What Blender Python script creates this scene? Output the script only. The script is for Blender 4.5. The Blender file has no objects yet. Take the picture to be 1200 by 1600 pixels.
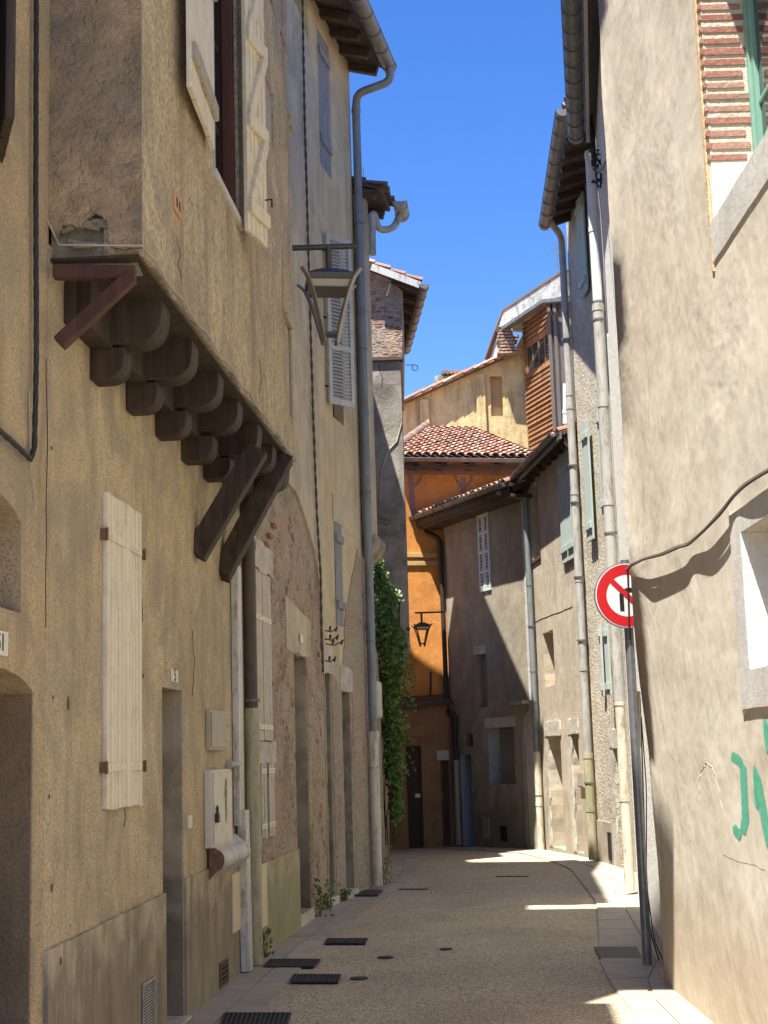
import bpy, bmesh, math, random
from mathutils import Vector, Matrix
from mathutils.geometry import tessellate_polygon, delaunay_2d_cdt
random.seed(7)
C = bpy.context.scene.collection
R_ = math.radians
# ---------------------------------------------------------------- camera
FPX = 2300.0; PITCH = R_(9.4); ROLL = R_(1.7); EYE = Vector((0, 0, 1.7))
_r0 = Vector((1, 0, 0)); _u0 = Vector((0, -math.sin(PITCH), math.cos(PITCH)))
FW = Vector((0, math.cos(PITCH), math.sin(PITCH)))
RT = math.cos(ROLL)*_r0 - math.sin(ROLL)*_u0
UP = math.cos(ROLL)*_u0 + math.sin(ROLL)*_r0
cam_d = bpy.data.cameras.new('camera'); cam = bpy.data.objects.new('camera', cam_d); C.objects.link(cam)
cam.matrix_world = Matrix(((RT.x, UP.x, -FW.x, EYE.x), (RT.y, UP.y, -FW.y, EYE.y), (RT.z, UP.z, -FW.z, EYE.z), (0, 0, 0, 1)))
cam_d.sensor_fit = 'HORIZONTAL'; cam_d.sensor_width = 36; cam_d.lens = FPX/1200*36
cam_d.clip_start = 0.05; cam_d.clip_end = 2000
bpy.context.scene.camera = cam
# ---------------------------------------------------------------- sky and sun
SUN = Vector((-0.25, -0.33, 1.0)).normalized()
world = bpy.data.worlds.new('World'); bpy.context.scene.world = world; world.use_nodes = True
wn = world.node_tree; wn.nodes.clear()
sky = wn.nodes.new('ShaderNodeTexSky'); sky.sky_type = 'NISHITA'; sky.sun_disc = False
sky.sun_elevation = math.asin(SUN.z); sky.sun_rotation = math.atan2(SUN.x, SUN.y)
sky.air_density = 1.0; sky.dust_density = 0.3; sky.ozone_density = 2.6; sky.altitude = 300
bg = wn.nodes.new('ShaderNodeBackground'); bg.inputs[1].default_value = 0.10
wo = wn.nodes.new('ShaderNodeOutputWorld')
hs = wn.nodes.new('ShaderNodeHueSaturation'); hs.inputs['Saturation'].default_value = 1.32; hs.inputs['Hue'].default_value = 0.514; hs.inputs['Value'].default_value = 0.96
wn.links.new(sky.outputs[0], hs.inputs['Color']); wn.links.new(hs.outputs[0], bg.inputs[0]); wn.links.new(bg.outputs[0], wo.inputs[0])
sl = bpy.data.lights.new('sun', 'SUN'); sl.energy = 5.0; sl.angle = R_(0.5); sl.color = (1, 0.95, 0.86)
so = bpy.data.objects.new('sun', sl); C.objects.link(so); so.location = (0, 0, 30)
so.rotation_euler = SUN.to_track_quat('Z', 'Y').to_euler()
vs = bpy.context.scene.view_settings
vs.view_transform = 'Standard'; vs.look = 'None'; vs.gamma = 1.0; vs.exposure = 1.42
try: vs.use_curve_mapping = False
except Exception: pass
try:
    cy = bpy.context.scene.cycles; cy.max_bounces = 10; cy.diffuse_bounces = 7; cy.sample_clamp_indirect = 8
except Exception: pass

# ---------------------------------------------------------------- measuring helpers
def ray(x, y): return FW*FPX + RT*(x-600) + UP*(800-y)
def gz(X, Y):
    t = max(0.0, min(1.0, (Y-24.0)/7.0)); return -0.17*t
def gnd(x, y, z=0.0):
    d = ray(x, y); return EYE + d*((z-EYE.z)/d.z)
def at(x, y, Y):
    d = ray(x, y); return EYE + d*(Y/d.y)
class Pl:
    """vertical wall plane: u along it, z up, d outwards (towards the street)"""
    def __init__(s, p0, p1, side):
        s.o = Vector((p0[0], p0[1], 0)); v = Vector((p1[0]-p0[0], p1[1]-p0[1], 0)); s.L = v.length
        s.a = v.normalized(); s.n = Vector((s.a.y, -s.a.x, 0))*side
    def pt(s, u, z, d=0.0): return s.o + s.a*u + s.n*d + Vector((0, 0, z))
    def uv(s, x, y, d=0.0):
        r = ray(x, y); t = ((s.o + s.n*d) - EYE).dot(s.n)/r.dot(s.n); q = EYE + r*t
        return ((q-s.o).dot(s.a), q.z)
    def rc(s, xa, ya, xb, yb, d=0.0):
        a = s.uv(xa, ya, d); b = s.uv(xb, yb, d)
        return (min(a[0], b[0]), max(a[0], b[0]), min(a[1], b[1]), max(a[1], b[1]))
    def off(s, d):
        p = s.pt(0, 0, d); q = s.pt(s.L, 0, d); r = Pl((p.x, p.y), (q.x, q.y), 1); r.n = s.n.copy(); return r

# ---------------------------------------------------------------- mesh helpers
class MB:
    def __init__(s): s.v = []; s.f = []; s.sm = []
    def add(s, vs, fs, smooth=False):
        b = len(s.v); s.v += [tuple(v) for v in vs]
        for f in fs: s.f.append([b+i for i in f]); s.sm.append(smooth)
    def hexa(s, p):     # 8 corners: bottom 4 loop, top 4 loop
        s.add(p, [(0,3,2,1),(4,5,6,7),(0,1,5,4),(1,2,6,5),(2,3,7,6),(3,0,4,7)])
    def box(s, P, u0, u1, z0, z1, d0, d1):
        s.hexa([P.pt(u0,z0,d0),P.pt(u1,z0,d0),P.pt(u1,z0,d1),P.pt(u0,z0,d1),P.pt(u0,z1,d0),P.pt(u1,z1,d0),P.pt(u1,z1,d1),P.pt(u0,z1,d1)])
    def wbox(s, x0, x1, y0, y1, z0, z1):
        s.hexa([Vector(q) for q in [(x0,y0,z0),(x1,y0,z0),(x1,y1,z0),(x0,y1,z0),(x0,y0,z1),(x1,y0,z1),(x1,y1,z1),(x0,y1,z1)]])
    def bar(s, a, b, w, h, up=Vector((0,0,1))):
        a = Vector(a); b = Vector(b); t = (b-a).normalized(); x = t.cross(up)
        if x.length < 1e-4: x = t.cross(Vector((0,1,0)))
        x = x.normalized()*w/2; y = x.cross(t).normalized()*h/2
        s.hexa([a-x-y, a+x-y, b+x-y, b-x-y, a-x+y, a+x+y, b+x+y, b-x+y])
    def prism(s, poly, off):    # poly: list of points in a plane, off: extrusion vector
        n = len(poly); p = [Vector(q) for q in poly]; q = [v+off for v in p]
        fs = [tuple(range(n)), tuple(range(2*n-1, n-1, -1))]
        fs += [(i, n+i, n+(i+1) % n, (i+1) % n) for i in range(n)]
        s.add(p+q, fs)
    def tube(s, pts, r, n=10, caps=True, r2=None, smooth=True):
        pts = [Vector(p) for p in pts]; m = len(pts); vs = []; prev = None
        for i, p in enumerate(pts):
            t = (pts[min(i+1, m-1)]-pts[max(i-1, 0)]).normalized()
            if prev is None:
                x = t.cross(Vector((0,0,1)))
                if x.length < 0.05: x = t.cross(Vector((0,1,0)))
            else: x = prev - t*prev.dot(t)
            x = x.normalized(); prev = x; y = t.cross(x)
            rr = r if r2 is None else r+(r2-r)*i/(m-1)
            for k in range(n):
                a = 2*math.pi*k/n; vs.append(p + x*math.cos(a)*rr + y*math.sin(a)*rr)
        fs = [(i*n+k, i*n+(k+1) % n, (i+1)*n+(k+1) % n, (i+1)*n+k) for i in range(m-1) for k in range(n)]
        s.add(vs, fs, smooth)
        if caps: s.add(vs[:n], [tuple(range(n))]); s.add(vs[-n:], [tuple(range(n-1, -1, -1))])
    def disc(s, c, ax, ay, r, n=40, r0=0.0):
        c = Vector(c)
        vs = [c+ax*math.cos(2*math.pi*k/n)*r+ay*math.sin(2*math.pi*k/n)*r for k in range(n)]
        if r0 <= 0: s.add(vs, [tuple(range(n))])
        else:
            vs += [c+ax*math.cos(2*math.pi*k/n)*r0+ay*math.sin(2*math.pi*k/n)*r0 for k in range(n)]
            s.add(vs, [(k, (k+1) % n, n+(k+1) % n, n+k) for k in range(n)])
def bend(pts, r=0.06, k=4):
    """round the inner corners of a polyline"""
    pts = [Vector(p) for p in pts]; out = [pts[0]]
    for i in range(1, len(pts)-1):
        a, b, c = pts[i-1], pts[i], pts[i+1]
        ra = min(r, (a-b).length*0.45); rb = min(r, (c-b).length*0.45)
        p = b+(a-b).normalized()*ra; q = b+(c-b).normalized()*rb
        for j in range(k+1):
            t = j/k; out.append(p*(1-t)**2 + b*2*t*(1-t) + q*t*t)
    out.append(pts[-1]); return out
def mk(name, mb, mat, parent=None, bevel=0.0, label=None, fix=True):
    me = bpy.data.meshes.new(name)
    me.from_pydata(mb.v, [], mb.f)
    for i, p in enumerate(me.polygons): p.use_smooth = mb.sm[i]
    if fix:
        bm = bmesh.new(); bm.from_mesh(me); bmesh.ops.recalc_face_normals(bm, faces=bm.faces); bm.to_mesh(me); bm.free()
    me.materials.append(mat)
    o = bpy.data.objects.new(name, me); C.objects.link(o)
    if parent is not None:
        o.parent = parent; o.matrix_parent_inverse = world_of(parent).inverted()
    if bevel > 0:
        m = o.modifiers.new('bevel', 'BEVEL'); m.width = bevel; m.segments = 2; m.limit_method = 'ANGLE'; m.angle_limit = R_(35)
    if label: o['label'] = label
    return o
def world_of(o): return Matrix.Translation(o.location) if o.parent is None else Matrix.Identity(4)
def thing(name, loc, label, cat, group=None):
    o = bpy.data.objects.new(name, None); C.objects.link(o); o.location = loc; o.empty_display_size = 0.2
    o['label'] = label; o['category'] = cat
    if group: o['group'] = group
    return o
def tag(o, label, cat, group=None):
    o['label'] = label; o['category'] = cat
    if group: o['group'] = group
    return o
def struct(o): o['kind'] = 'structure'; return o
def arch(u0, u1, z0, z1, rise, n=8):
    """opening with a segmental arch head"""
    pts = [(u0, z0), (u1, z0)]
    for i in range(n+1):
        t = i/n; u = u1+(u0-u1)*t; pts.append((u, z1-rise+rise*math.sin(math.pi*t)**0.7 if 0 < t < 1 else z1-rise))
    return pts
def rect(u0, u1, z0, z1): return [(u0, z0), (u1, z0), (u1, z1), (u0, z1)]
def jitter(poly, a):   # rough edges on an old opening
    out = []; n = len(poly)
    for i in range(n):
        p, q = poly[i], poly[(i+1) % n]; L = math.hypot(q[0]-p[0], q[1]-p[1]); k = max(1, int(L/0.12))
        for j in range(k):
            t = j/k; e = a if j else 0
            out.append((p[0]+(q[0]-p[0])*t+random.uniform(-e, e), p[1]+(q[1]-p[1])*t+random.uniform(-e, e)))
    return out
def wall(name, P, outline, holes, mat, parent, depth=0.25, d0=0.0, thick=0.6, label=None, ring=False):
    """front face with openings; every opening is a niche `depth` deep"""
    if not isinstance(depth, (list, tuple)): depth = [depth]*len(holes)
    bm = bmesh.new(); loops = []; allv = []
    def area(l): return sum(l[i][0]*l[(i+1) % len(l)][1]-l[(i+1) % len(l)][0]*l[i][1] for i in range(len(l)))
    lps = [list(l) if (area(l) > 0) == (k == 0) else list(reversed(l)) for k, l in enumerate([outline]+list(holes))]
    for lp in lps:
        vs = [bm.verts.new(P.pt(u, z, d0)) for u, z in lp]; loops.append(vs); allv += vs
    base = 0; es = []
    for lp in lps: es += [(base+i, base+(i+1) % len(lp)) for i in range(len(lp))]; base += len(lp)
    flat = [Vector(p) for lp in lps for p in lp]
    cv, _, cf, ov, _, _ = delaunay_2d_cdt(flat, es, [], 0, 1e-6)
    def inside(x, y, l):
        c = False; j = len(l)-1
        for i in range(len(l)):
            if (l[i][1] > y) != (l[j][1] > y) and x < (l[j][0]-l[i][0])*(y-l[i][1])/(l[j][1]-l[i][1])+l[i][0]: c = not c
            j = i
        return c
    vm = [allv[o[0]] if o else bm.verts.new(P.pt(v.x, v.y, d0)) for v, o in zip(cv, ov)]
    for t in cf:
        x = sum(cv[i].x for i in t)/3; y = sum(cv[i].y for i in t)/3
        if inside(x, y, lps[0]) and not any(inside(x, y, h) for h in lps[1:]):
            try: bm.faces.new([vm[i] for i in t])
            except ValueError: pass
    for k, vs in enumerate(loops):
        dd = thick if k == 0 else depth[k-1]
        bk = [bm.verts.new(v.co - P.n*dd) for v in vs]; n = len(vs)
        for i in range(n): bm.faces.new((vs[i], vs[(i+1) % n], bk[(i+1) % n], bk[i]))
        if k > 0:
            if ring: continue
            for t in tessellate_polygon([[Vector((u, z, 0)) for u, z in lps[k]]]): bm.faces.new([bk[i] for i in t])
        elif not ring: bm.faces.new(bk)
    me = bpy.data.meshes.new(name); bm.normal_update(); bmesh.ops.recalc_face_normals(bm, faces=bm.faces)
    bm.to_mesh(me); bm.free(); me.materials.append(mat)
    o = bpy.data.objects.new(name, me); C.objects.link(o)
    if parent: o.parent = parent; o.matrix_parent_inverse = world_of(parent).inverted()
    if label: o['label'] = label
    return o

# ---------------------------------------------------------------- materials
def nodes(name):
    m = bpy.data.materials.new(name); m.use_nodes = True; t = m.node_tree
    return m, t, t.nodes['Principled BSDF']
def coord(t, scale=(1,1,1)):
    g = t.nodes.new('ShaderNodeNewGeometry'); mp = t.nodes.new('ShaderNodeMapping')
    mp.inputs['Scale'].default_value = scale; t.links.new(g.outputs['Position'], mp.inputs['Vector']); return mp.outputs[0]
def noise(t, vec, sc, det=5, rough=0.55, dist=0.0):
    n = t.nodes.new('ShaderNodeTexNoise'); n.inputs['Scale'].default_value = sc; n.inputs['Detail'].default_value = det
    n.inputs['Roughness'].default_value = rough; n.inputs['Distortion'].default_value = dist
    t.links.new(vec, n.inputs['Vector']); return n.outputs['Fac']
def voro(t, vec, sc, feat='F1', out='Distance'):
    n = t.nodes.new('ShaderNodeTexVoronoi'); n.feature = feat; n.inputs['Scale'].default_value = sc
    t.links.new(vec, n.inputs['Vector']); return n.outputs[out]
def ramp(t, fac, stops, interp='LINEAR'):
    r = t.nodes.new('ShaderNodeValToRGB'); r.color_ramp.interpolation = interp; e = r.color_ramp.elements
    while len(e) < len(stops): e.new(0.5)
    for i, (p, c) in enumerate(stops):
        e[i].position = p; e[i].color = (c, c, c, 1) if isinstance(c, (int, float)) else (*c, 1)
    t.links.new(fac, r.inputs[0]); return r.outputs[0]
def mix(t, fac, a, b):
    m = t.nodes.new('ShaderNodeMix'); m.data_type = 'RGBA'
    for s, v in ((0, fac), (6, a), (7, b)):
        if hasattr(v, 'type') and not isinstance(v, (tuple, list)): t.links.new(v, m.inputs[s])
        elif isinstance(v, (tuple, list)): m.inputs[s].default_value = (*v, 1)
        else: m.inputs[s].default_value = v
    return m.outputs[2]
def math_(t, op, a, b):
    m = t.nodes.new('ShaderNodeMath'); m.operation = op
    for s, v in ((0, a), (1, b)):
        if isinstance(v, (int, float)): m.inputs[s].default_value = v
        else: t.links.new(v, m.inputs[s])
    return m.outputs[0]
def bump(t, bs, layers):
    prev = None
    for h, dist, st in layers:
        b = t.nodes.new('ShaderNodeBump'); b.inputs['Distance'].default_value = dist; b.inputs['Strength'].default_value = st
        t.links.new(h, b.inputs['Height'])
        if prev is not None: t.links.new(prev, b.inputs['Normal'])
        prev = b.outputs[0]
    t.links.new(prev, bs.inputs['Normal'])
def plaster(name, base, dark, light, grain=70, gdist=0.006, lump=5, ldist=0.02, streak=0.5, streak_col=None, patch=0.35, zstr=0.18, speck=0.0, seed=0.0, base_damp=0.0, foot=(0.10,0.09,0.07), grey=0.0, pits=0.0, soft=0.0):
    m, t, bs = nodes(name); v = coord(t); v2 = coord(t, (1, 1, zstr))
    if seed: 
        v = coord(t); 
    n1 = noise(t, v, 0.9, 8, 0.62, 0.6); n2 = noise(t, v2, 4.5, 7, 0.65, 0.2); n3 = noise(t, v, grain, 3, 0.7); n4 = noise(t, v, lump, 6, 0.6, 0.3)
    c = mix(t, ramp(t, n1, [(0.36, 0.0), (0.64, 1.0)]), base, light)
    c = mix(t, math_(t, 'MULTIPLY', ramp(t, n4, [(0.45, 0.0), (0.68, 1.0)]), patch), c, dark)
    c = mix(t, math_(t, 'MULTIPLY', ramp(t, n2, [(0.5, 0.0), (0.72, 1.0)]), streak), c, streak_col or dark)
    if grey:
        ng = noise(t, v, 1.3, 9, 0.72, 1.2); c = mix(t, math_(t, 'MULTIPLY', ramp(t, ng, [(0.46, 0.0), (0.58, 1.0)]), grey), c, tuple(0.62*(0.3*base[0]+0.5*base[1]+0.2*base[2])*k for k in (1.08, 1.0, 0.86)))
    if pits:
        pv = voro(t, v, 7.0); c = mix(t, math_(t, 'MULTIPLY', ramp(t, pv, [(0.05, 1.0), (0.09, 0.0)]), pits), c, tuple(x*0.5 for x in dark))
    if speck: c = mix(t, math_(t, 'MULTIPLY', ramp(t, n3, [(0.40, 1.0), (0.52, 0.0)]), speck), c, dark)
    if base_damp:
        sx = t.nodes.new('ShaderNodeSeparateXYZ'); t.links.new(v, sx.inputs[0])
        hgt = math_(t, 'ADD', sx.outputs[2], math_(t, 'MULTIPLY', n4, -1.1))
        c = mix(t, math_(t, 'MULTIPLY', ramp(t, hgt, [(0.0, 1.0), (0.45, 0.0)]), base_damp), c, foot)
    t.links.new(c, bs.inputs['Base Color']); bs.inputs['Roughness'].default_value = 0.93
    bs.inputs['Specular IOR Level'].default_value = 0.2
    if soft:      # trowelled surface: long vertical ridges that come and go, with nearly flat areas between
        nl = noise(t, v, 0.7, 4, 0.6, 0.8); ns = noise(t, coord(t, (1, 1, 0.16)), 11, 5, 0.6, 0.5)
        area_ = ramp(t, nl, [(0.38, 0.15), (0.62, 1.0)])
        bump(t, bs, [(noise(t, v, 1.6, 3, 0.5), 0.05, 0.6), (math_(t, 'MULTIPLY', ns, area_), soft, 0.8), (math_(t, 'MULTIPLY', n4, area_), soft*0.8, 0.6), (n3, gdist, 0.6)])
        return m
    bump(t, bs, [(n4, ldist, 0.8), (n2, ldist*0.7, 0.5), (n3, gdist, 0.9)])
    return m
def wood(name, base, dark, worn=None, wornamt=0.0, zs=0.06, sc=26, rough=0.75, horiz=False):
    m, t, bs = nodes(name); v = coord(t, (1, 1, zs) if not horiz else (zs, zs, 1)); v1 = coord(t)
    n = noise(t, v, sc, 6, 0.65, 0.4); n2 = noise(t, v1, 7, 6, 0.7)
    c = mix(t, ramp(t, n, [(0.35, 0.0), (0.7, 1.0)]), dark, base)
    if worn: c = mix(t, math_(t, 'MULTIPLY', ramp(t, n2, [(0.5, 0.0), (0.6, 1.0)]), wornamt), c, worn)
    t.links.new(c, bs.inputs['Base Color']); bs.inputs['Roughness'].default_value = rough
    bump(t, bs, [(n, 0.004, 0.8), (n2, 0.003, 0.5)]); return m
def plain(name, base, var=None, rough=0.6, metal=0.0, sc=8, bd=0.002, spec=0.5, amt=0.7, streaky=False):
    m, t, bs = nodes(name); v = coord(t, (1, 1, 0.25)) if streaky else coord(t); n = noise(t, v, sc, 6, 0.65)
    c = mix(t, math_(t, 'MULTIPLY', ramp(t, n, [(0.42, 0.0), (0.68, 1.0)]), amt), base, var or tuple(x*0.7 for x in base))
    if streaky: c = mix(t, math_(t, 'MULTIPLY', ramp(t, noise(t, v, 16, 6, 0.75), [(0.52, 0.0), (0.62, 1.0)]), 0.6), c, (0.20, 0.17, 0.13))
    t.links.new(c, bs.inputs['Base Color']); bs.inputs['Roughness'].default_value = rough; bs.inputs['Metallic'].default_value = metal
    bs.inputs['Specular IOR Level'].default_value = spec
    bump(t, bs, [(n, bd, 0.5)]); return m
M = {}
M['tan'] = plaster('tan_roughcast', (0.638, 0.514, 0.327), (0.351, 0.279, 0.176), (0.799, 0.665, 0.444), grain=70, gdist=0.02, streak=0.75, speck=0.75, base_damp=0.0, grey=0.5, pits=0.5)
M['tan2'] = plaster('ochre_roughcast', (0.64, 0.498, 0.304), (0.365, 0.273, 0.169), (0.714, 0.578, 0.371), grain=80, gdist=0.02, streak=0.75, speck=0.85, grey=0.5, pits=0.4)
M['jetty'] = plaster('streaked_jetty_plaster', (0.598, 0.474, 0.299), (0.256, 0.198, 0.124), (0.778, 0.663, 0.448), grain=34, gdist=0.025, lump=9, ldist=0.05, streak=0.75, zstr=0.12, speck=0.6, grey=0.5, pits=0.5)
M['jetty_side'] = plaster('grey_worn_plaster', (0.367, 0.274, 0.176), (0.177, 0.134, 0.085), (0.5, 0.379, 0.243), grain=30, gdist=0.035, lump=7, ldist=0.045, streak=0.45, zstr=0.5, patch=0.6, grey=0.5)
M['plinth'] = plaster('grey_cement_render', (0.429, 0.364, 0.26), (0.208, 0.176, 0.13), (0.572, 0.494, 0.364), grain=40, gdist=0.003, streak=0.95, zstr=0.15, base_damp=0.5)
M['jamb'] = plaster('stained_jamb_render', (0.396, 0.336, 0.24), (0.168, 0.138, 0.102), (0.48, 0.408, 0.3), grain=40, gdist=0.003, lump=2.5, patch=0.8, streak=0.4, base_damp=0.6)
M['moss'] = plaster('mossy_cement_render', (0.396, 0.348, 0.24), (0.18, 0.192, 0.072), (0.504, 0.444, 0.312), grain=40, gdist=0.004, streak=0.4, streak_col=(0.28,0.27,0.13), zstr=0.2, base_damp=0.5, foot=(0.20,0.20,0.09))
M['l4'] = plaster('smooth_tan_render', (0.525, 0.422, 0.261), (0.313, 0.249, 0.155), (0.625, 0.524, 0.335), grain=50, gdist=0.003, lump=2.5, streak=0.55, zstr=0.07, grey=0.3)
M['strip'] = plaster('pale_grey_render', (0.471, 0.403, 0.287), (0.281, 0.229, 0.158), (0.583, 0.512, 0.376), grain=40, gdist=0.004, lump=3, streak=0.4, grey=0.4)
M['stone'] = plaster('old_grey_stone', (0.30,0.26,0.21), (0.12,0.105,0.085), (0.40,0.36,0.29), grain=25, gdist=0.01, lump=4, ldist=0.05, streak=0.5, zstr=0.5, patch=0.7, grey=0.3)
M['grey_face'] = plaster('cracked_grey_render', (0.255, 0.231, 0.194), (0.121, 0.105, 0.088), (0.376, 0.343, 0.299), grain=30, gdist=0.006, lump=2.2, ldist=0.05, streak=0.4, zstr=0.5, patch=0.75)
M['beige'] = plaster('beige_trowelled_plaster', (0.589, 0.529, 0.429), (0.42, 0.357, 0.273), (0.663, 0.616, 0.523), grain=60, gdist=0.0012, lump=6, ldist=0.028, streak=0.22, zstr=0.25, patch=0.22, base_damp=0.5, foot=(0.40,0.30,0.20), grey=0.1, soft=0.011)
M['beige_lip'] = plaster('ochre_edge_plaster', (0.62,0.47,0.26), (0.5,0.36,0.2), (0.66,0.52,0.32), grain=40, gdist=0.005, streak=0.2)
M['white'] = plaster('white_rough_plaster', (0.84,0.82,0.76), (0.72,0.68,0.60), (0.87,0.86,0.82), grain=30, gdist=0.012, lump=8, ldist=0.02, streak=0.2)
M['greyband'] = plaster('grey_cement_band', (0.493, 0.473, 0.441), (0.315, 0.294, 0.273), (0.63, 0.609, 0.578), grain=60, gdist=0.002, lump=14, ldist=0.004, streak=0.2)
M['whiteband'] = plaster('white_limewashed_cement', (0.70,0.69,0.66), (0.55,0.54,0.51), (0.76,0.75,0.73), grain=50, gdist=0.0025, streak=0.15)
M['r3'] = plaster('coarse_beige_roughcast', (0.517, 0.451, 0.352), (0.308, 0.259, 0.187), (0.66, 0.594, 0.473), grain=22, gdist=0.03, lump=5, streak=0.25, speck=0.35, base_damp=0.5, foot=(0.32,0.29,0.22))
M['r4'] = plaster('brown_beige_render', (0.506, 0.431, 0.322), (0.322, 0.265, 0.19), (0.598, 0.517, 0.402), grain=40, gdist=0.004, lump=3, streak=0.4, base_damp=0.5, foot=(0.27,0.24,0.18), grey=0.35)
M['r5'] = plaster('grey_brown_render', (0.323, 0.279, 0.211), (0.196, 0.162, 0.117), (0.392, 0.343, 0.263), grain=40, gdist=0.005, lump=2.5, streak=0.5, base_damp=0.5, grey=0.35)
M['r5pale'] = plaster('pale_corner_render', (0.50,0.47,0.42), (0.36,0.33,0.28), (0.58,0.55,0.50), grain=30, gdist=0.008, streak=0.4, base_damp=0.6, foot=(0.25,0.27,0.14))
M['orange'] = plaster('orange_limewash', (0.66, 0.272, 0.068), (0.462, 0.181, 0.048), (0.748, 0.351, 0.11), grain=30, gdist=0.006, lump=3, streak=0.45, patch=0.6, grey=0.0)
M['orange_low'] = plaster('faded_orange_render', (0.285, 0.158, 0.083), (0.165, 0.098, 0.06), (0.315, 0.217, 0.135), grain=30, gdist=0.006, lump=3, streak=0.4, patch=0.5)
M['yellow'] = plaster('yellow_stained_limewash', (0.66,0.49,0.22), (0.30,0.25,0.15), (0.72,0.57,0.30), grain=30, gdist=0.008, lump=2.2, ldist=0.03, streak=0.85, streak_col=(0.20,0.18,0.12), zstr=0.16, patch=0.5)
M['recess_orange'] = plaster('ochre_recess', (0.55,0.36,0.17), (0.45,0.28,0.13), (0.6,0.4,0.2), streak=0.2)
M['lintel'] = plaster('pale_stone_lintel', (0.52,0.48,0.40), (0.24,0.215,0.17), (0.60,0.56,0.48), grain=30, gdist=0.006, lump=6, ldist=0.02, patch=0.6, streak=0.4)
M['zincface'] = plaster('weathered_zinc_render', (0.40,0.40,0.38), (0.14,0.14,0.13), (0.55,0.55,0.53), grain=20, gdist=0.004, lump=4, patch=0.7, streak=0.7, zstr=0.2)
def rubble(name, mortar, amt, dens=0.5, cs=4.6):
    m, t, bs = nodes(name); v = coord(t, (1, 1, 2.4)); v1 = coord(t)
    n = t.nodes.new('ShaderNodeTexNoise'); n.inputs['Scale'].default_value = 3; t.links.new(v, n.inputs['Vector'])
    va = t.nodes.new('ShaderNodeVectorMath'); va.operation = 'MULTIPLY_ADD'; t.links.new(n.outputs['Color'], va.inputs[0])
    va.inputs[1].default_value = (0.25, 0.25, 0.25); t.links.new(v, va.inputs[2]); vv = va.outputs[0]
    cell = t.nodes.new('ShaderNodeTexVoronoi'); cell.inputs['Scale'].default_value = cs; t.links.new(vv, cell.inputs['Vector'])
    edge = voro(t, vv, cs, 'DISTANCE_TO_EDGE')
    sep = t.nodes.new('ShaderNodeSeparateColor'); t.links.new(cell.outputs['Color'], sep.inputs[0])
    col = ramp(t, sep.outputs[0], [(0.0, (0.36,0.12,0.06)), (0.3, (0.30,0.15,0.10)), (0.5, (0.42,0.30,0.22)), (0.7, (0.45,0.38,0.30)), (1.0, (0.30,0.27,0.22))])
    n1 = noise(t, v1, 2.2, 8, 0.7, 0.5); n3 = noise(t, v1, 40, 4, 0.7)
    msk = ramp(t, n1, [(dens-0.05, 1.0), (dens+0.06, 0.0)])
    e = ramp(t, edge, [(0.03, 1.0), (0.10, 0.0)])
    c = mix(t, e, col, mortar); c = mix(t, math_(t, 'MULTIPLY', msk, amt), c, mortar)
    n5 = noise(t, v1, 1.15, 6, 0.65, 0.9); c = mix(t, math_(t, 'MULTIPLY', ramp(t, n5, [(0.52, 0.0), (0.58, 1.0)]), 0.7), c, (0.56,0.40,0.28))
    n6 = noise(t, v1, 0.9, 7, 0.7, 0.6); c = mix(t, math_(t, 'MULTIPLY', ramp(t, n6, [(0.36, 1.0), (0.43, 0.0)]), 0.6), c, (0.26,0.22,0.16))
    c = mix(t, math_(t, 'MULTIPLY', ramp(t, n3, [(0.4, 1.0), (0.6, 0.0)]), 0.35), c, (0.16,0.12,0.09))
    t.links.new(c, bs.inputs['Base Color']); bs.inputs['Roughness'].default_value = 0.95
    bump(t, bs, [(edge, 0.05, 1.0), (n1, 0.10, 1.0), (n3, 0.02, 1.0)]); return m
M['rubble'] = rubble('worn_brick_and_rubble', (0.56,0.46,0.33), 0.88, 0.50)
M['rubble2'] = rubble('patched_brick_rubble', (0.50,0.43,0.32), 0.95, 0.62)
M['brickwall'] = rubble('old_brick_gable', (0.50,0.43,0.36), 0.7, 0.45, 9.0)
def brickmat(name):
    m, t, bs = nodes(name); g = t.nodes.new('ShaderNodeNewGeometry'); v = coord(t); n = noise(t, v, 35, 6, 0.7)
    c = ramp(t, g.outputs['Random Per Island'], [(0.0, (0.30,0.12,0.085)), (0.4, (0.38,0.17,0.125)), (0.75, (0.45,0.26,0.20)), (1.0, (0.33,0.19,0.13))])
    c = mix(t, math_(t, 'MULTIPLY', ramp(t, n, [(0.5, 0.0), (0.7, 1.0)]), 0.55), c, (0.48,0.38,0.27))
    t.links.new(c, bs.inputs['Base Color']); bs.inputs['Roughness'].default_value = 0.95; bump(t, bs, [(n, 0.01, 0.9)]); return m
M['brick'] = brickmat('red_brick')
def tilemat(name, a, b, c_, lich, amt):
    m, t, bs = nodes(name); g = t.nodes.new('ShaderNodeNewGeometry'); v = coord(t); n = noise(t, v, 2.2, 8, 0.7); n2 = noise(t, v, 30, 4, 0.7)
    c = ramp(t, g.outputs['Random Per Island'], [(0.0, a), (0.35, b), (0.7, c_), (1.0, a)])
    c = mix(t, math_(t, 'MULTIPLY', ramp(t, n, [(0.46, 0.0), (0.6, 1.0)]), amt), c, lich)
    c = mix(t, math_(t, 'MULTIPLY', ramp(t, n2, [(0.5, 0.0), (0.7, 1.0)]), 0.5), c, tuple(x*0.5 for x in a))
    t.links.new(c, bs.inputs['Base Color']); bs.inputs['Roughness'].default_value = 0.9; bump(t, bs, [(n2, 0.01, 0.8)]); return m
M['tile'] = tilemat('terracotta_tiles', (0.42,0.18,0.11), (0.62,0.40,0.29), (0.34,0.15,0.10), (0.16,0.145,0.12), 0.8)
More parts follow.
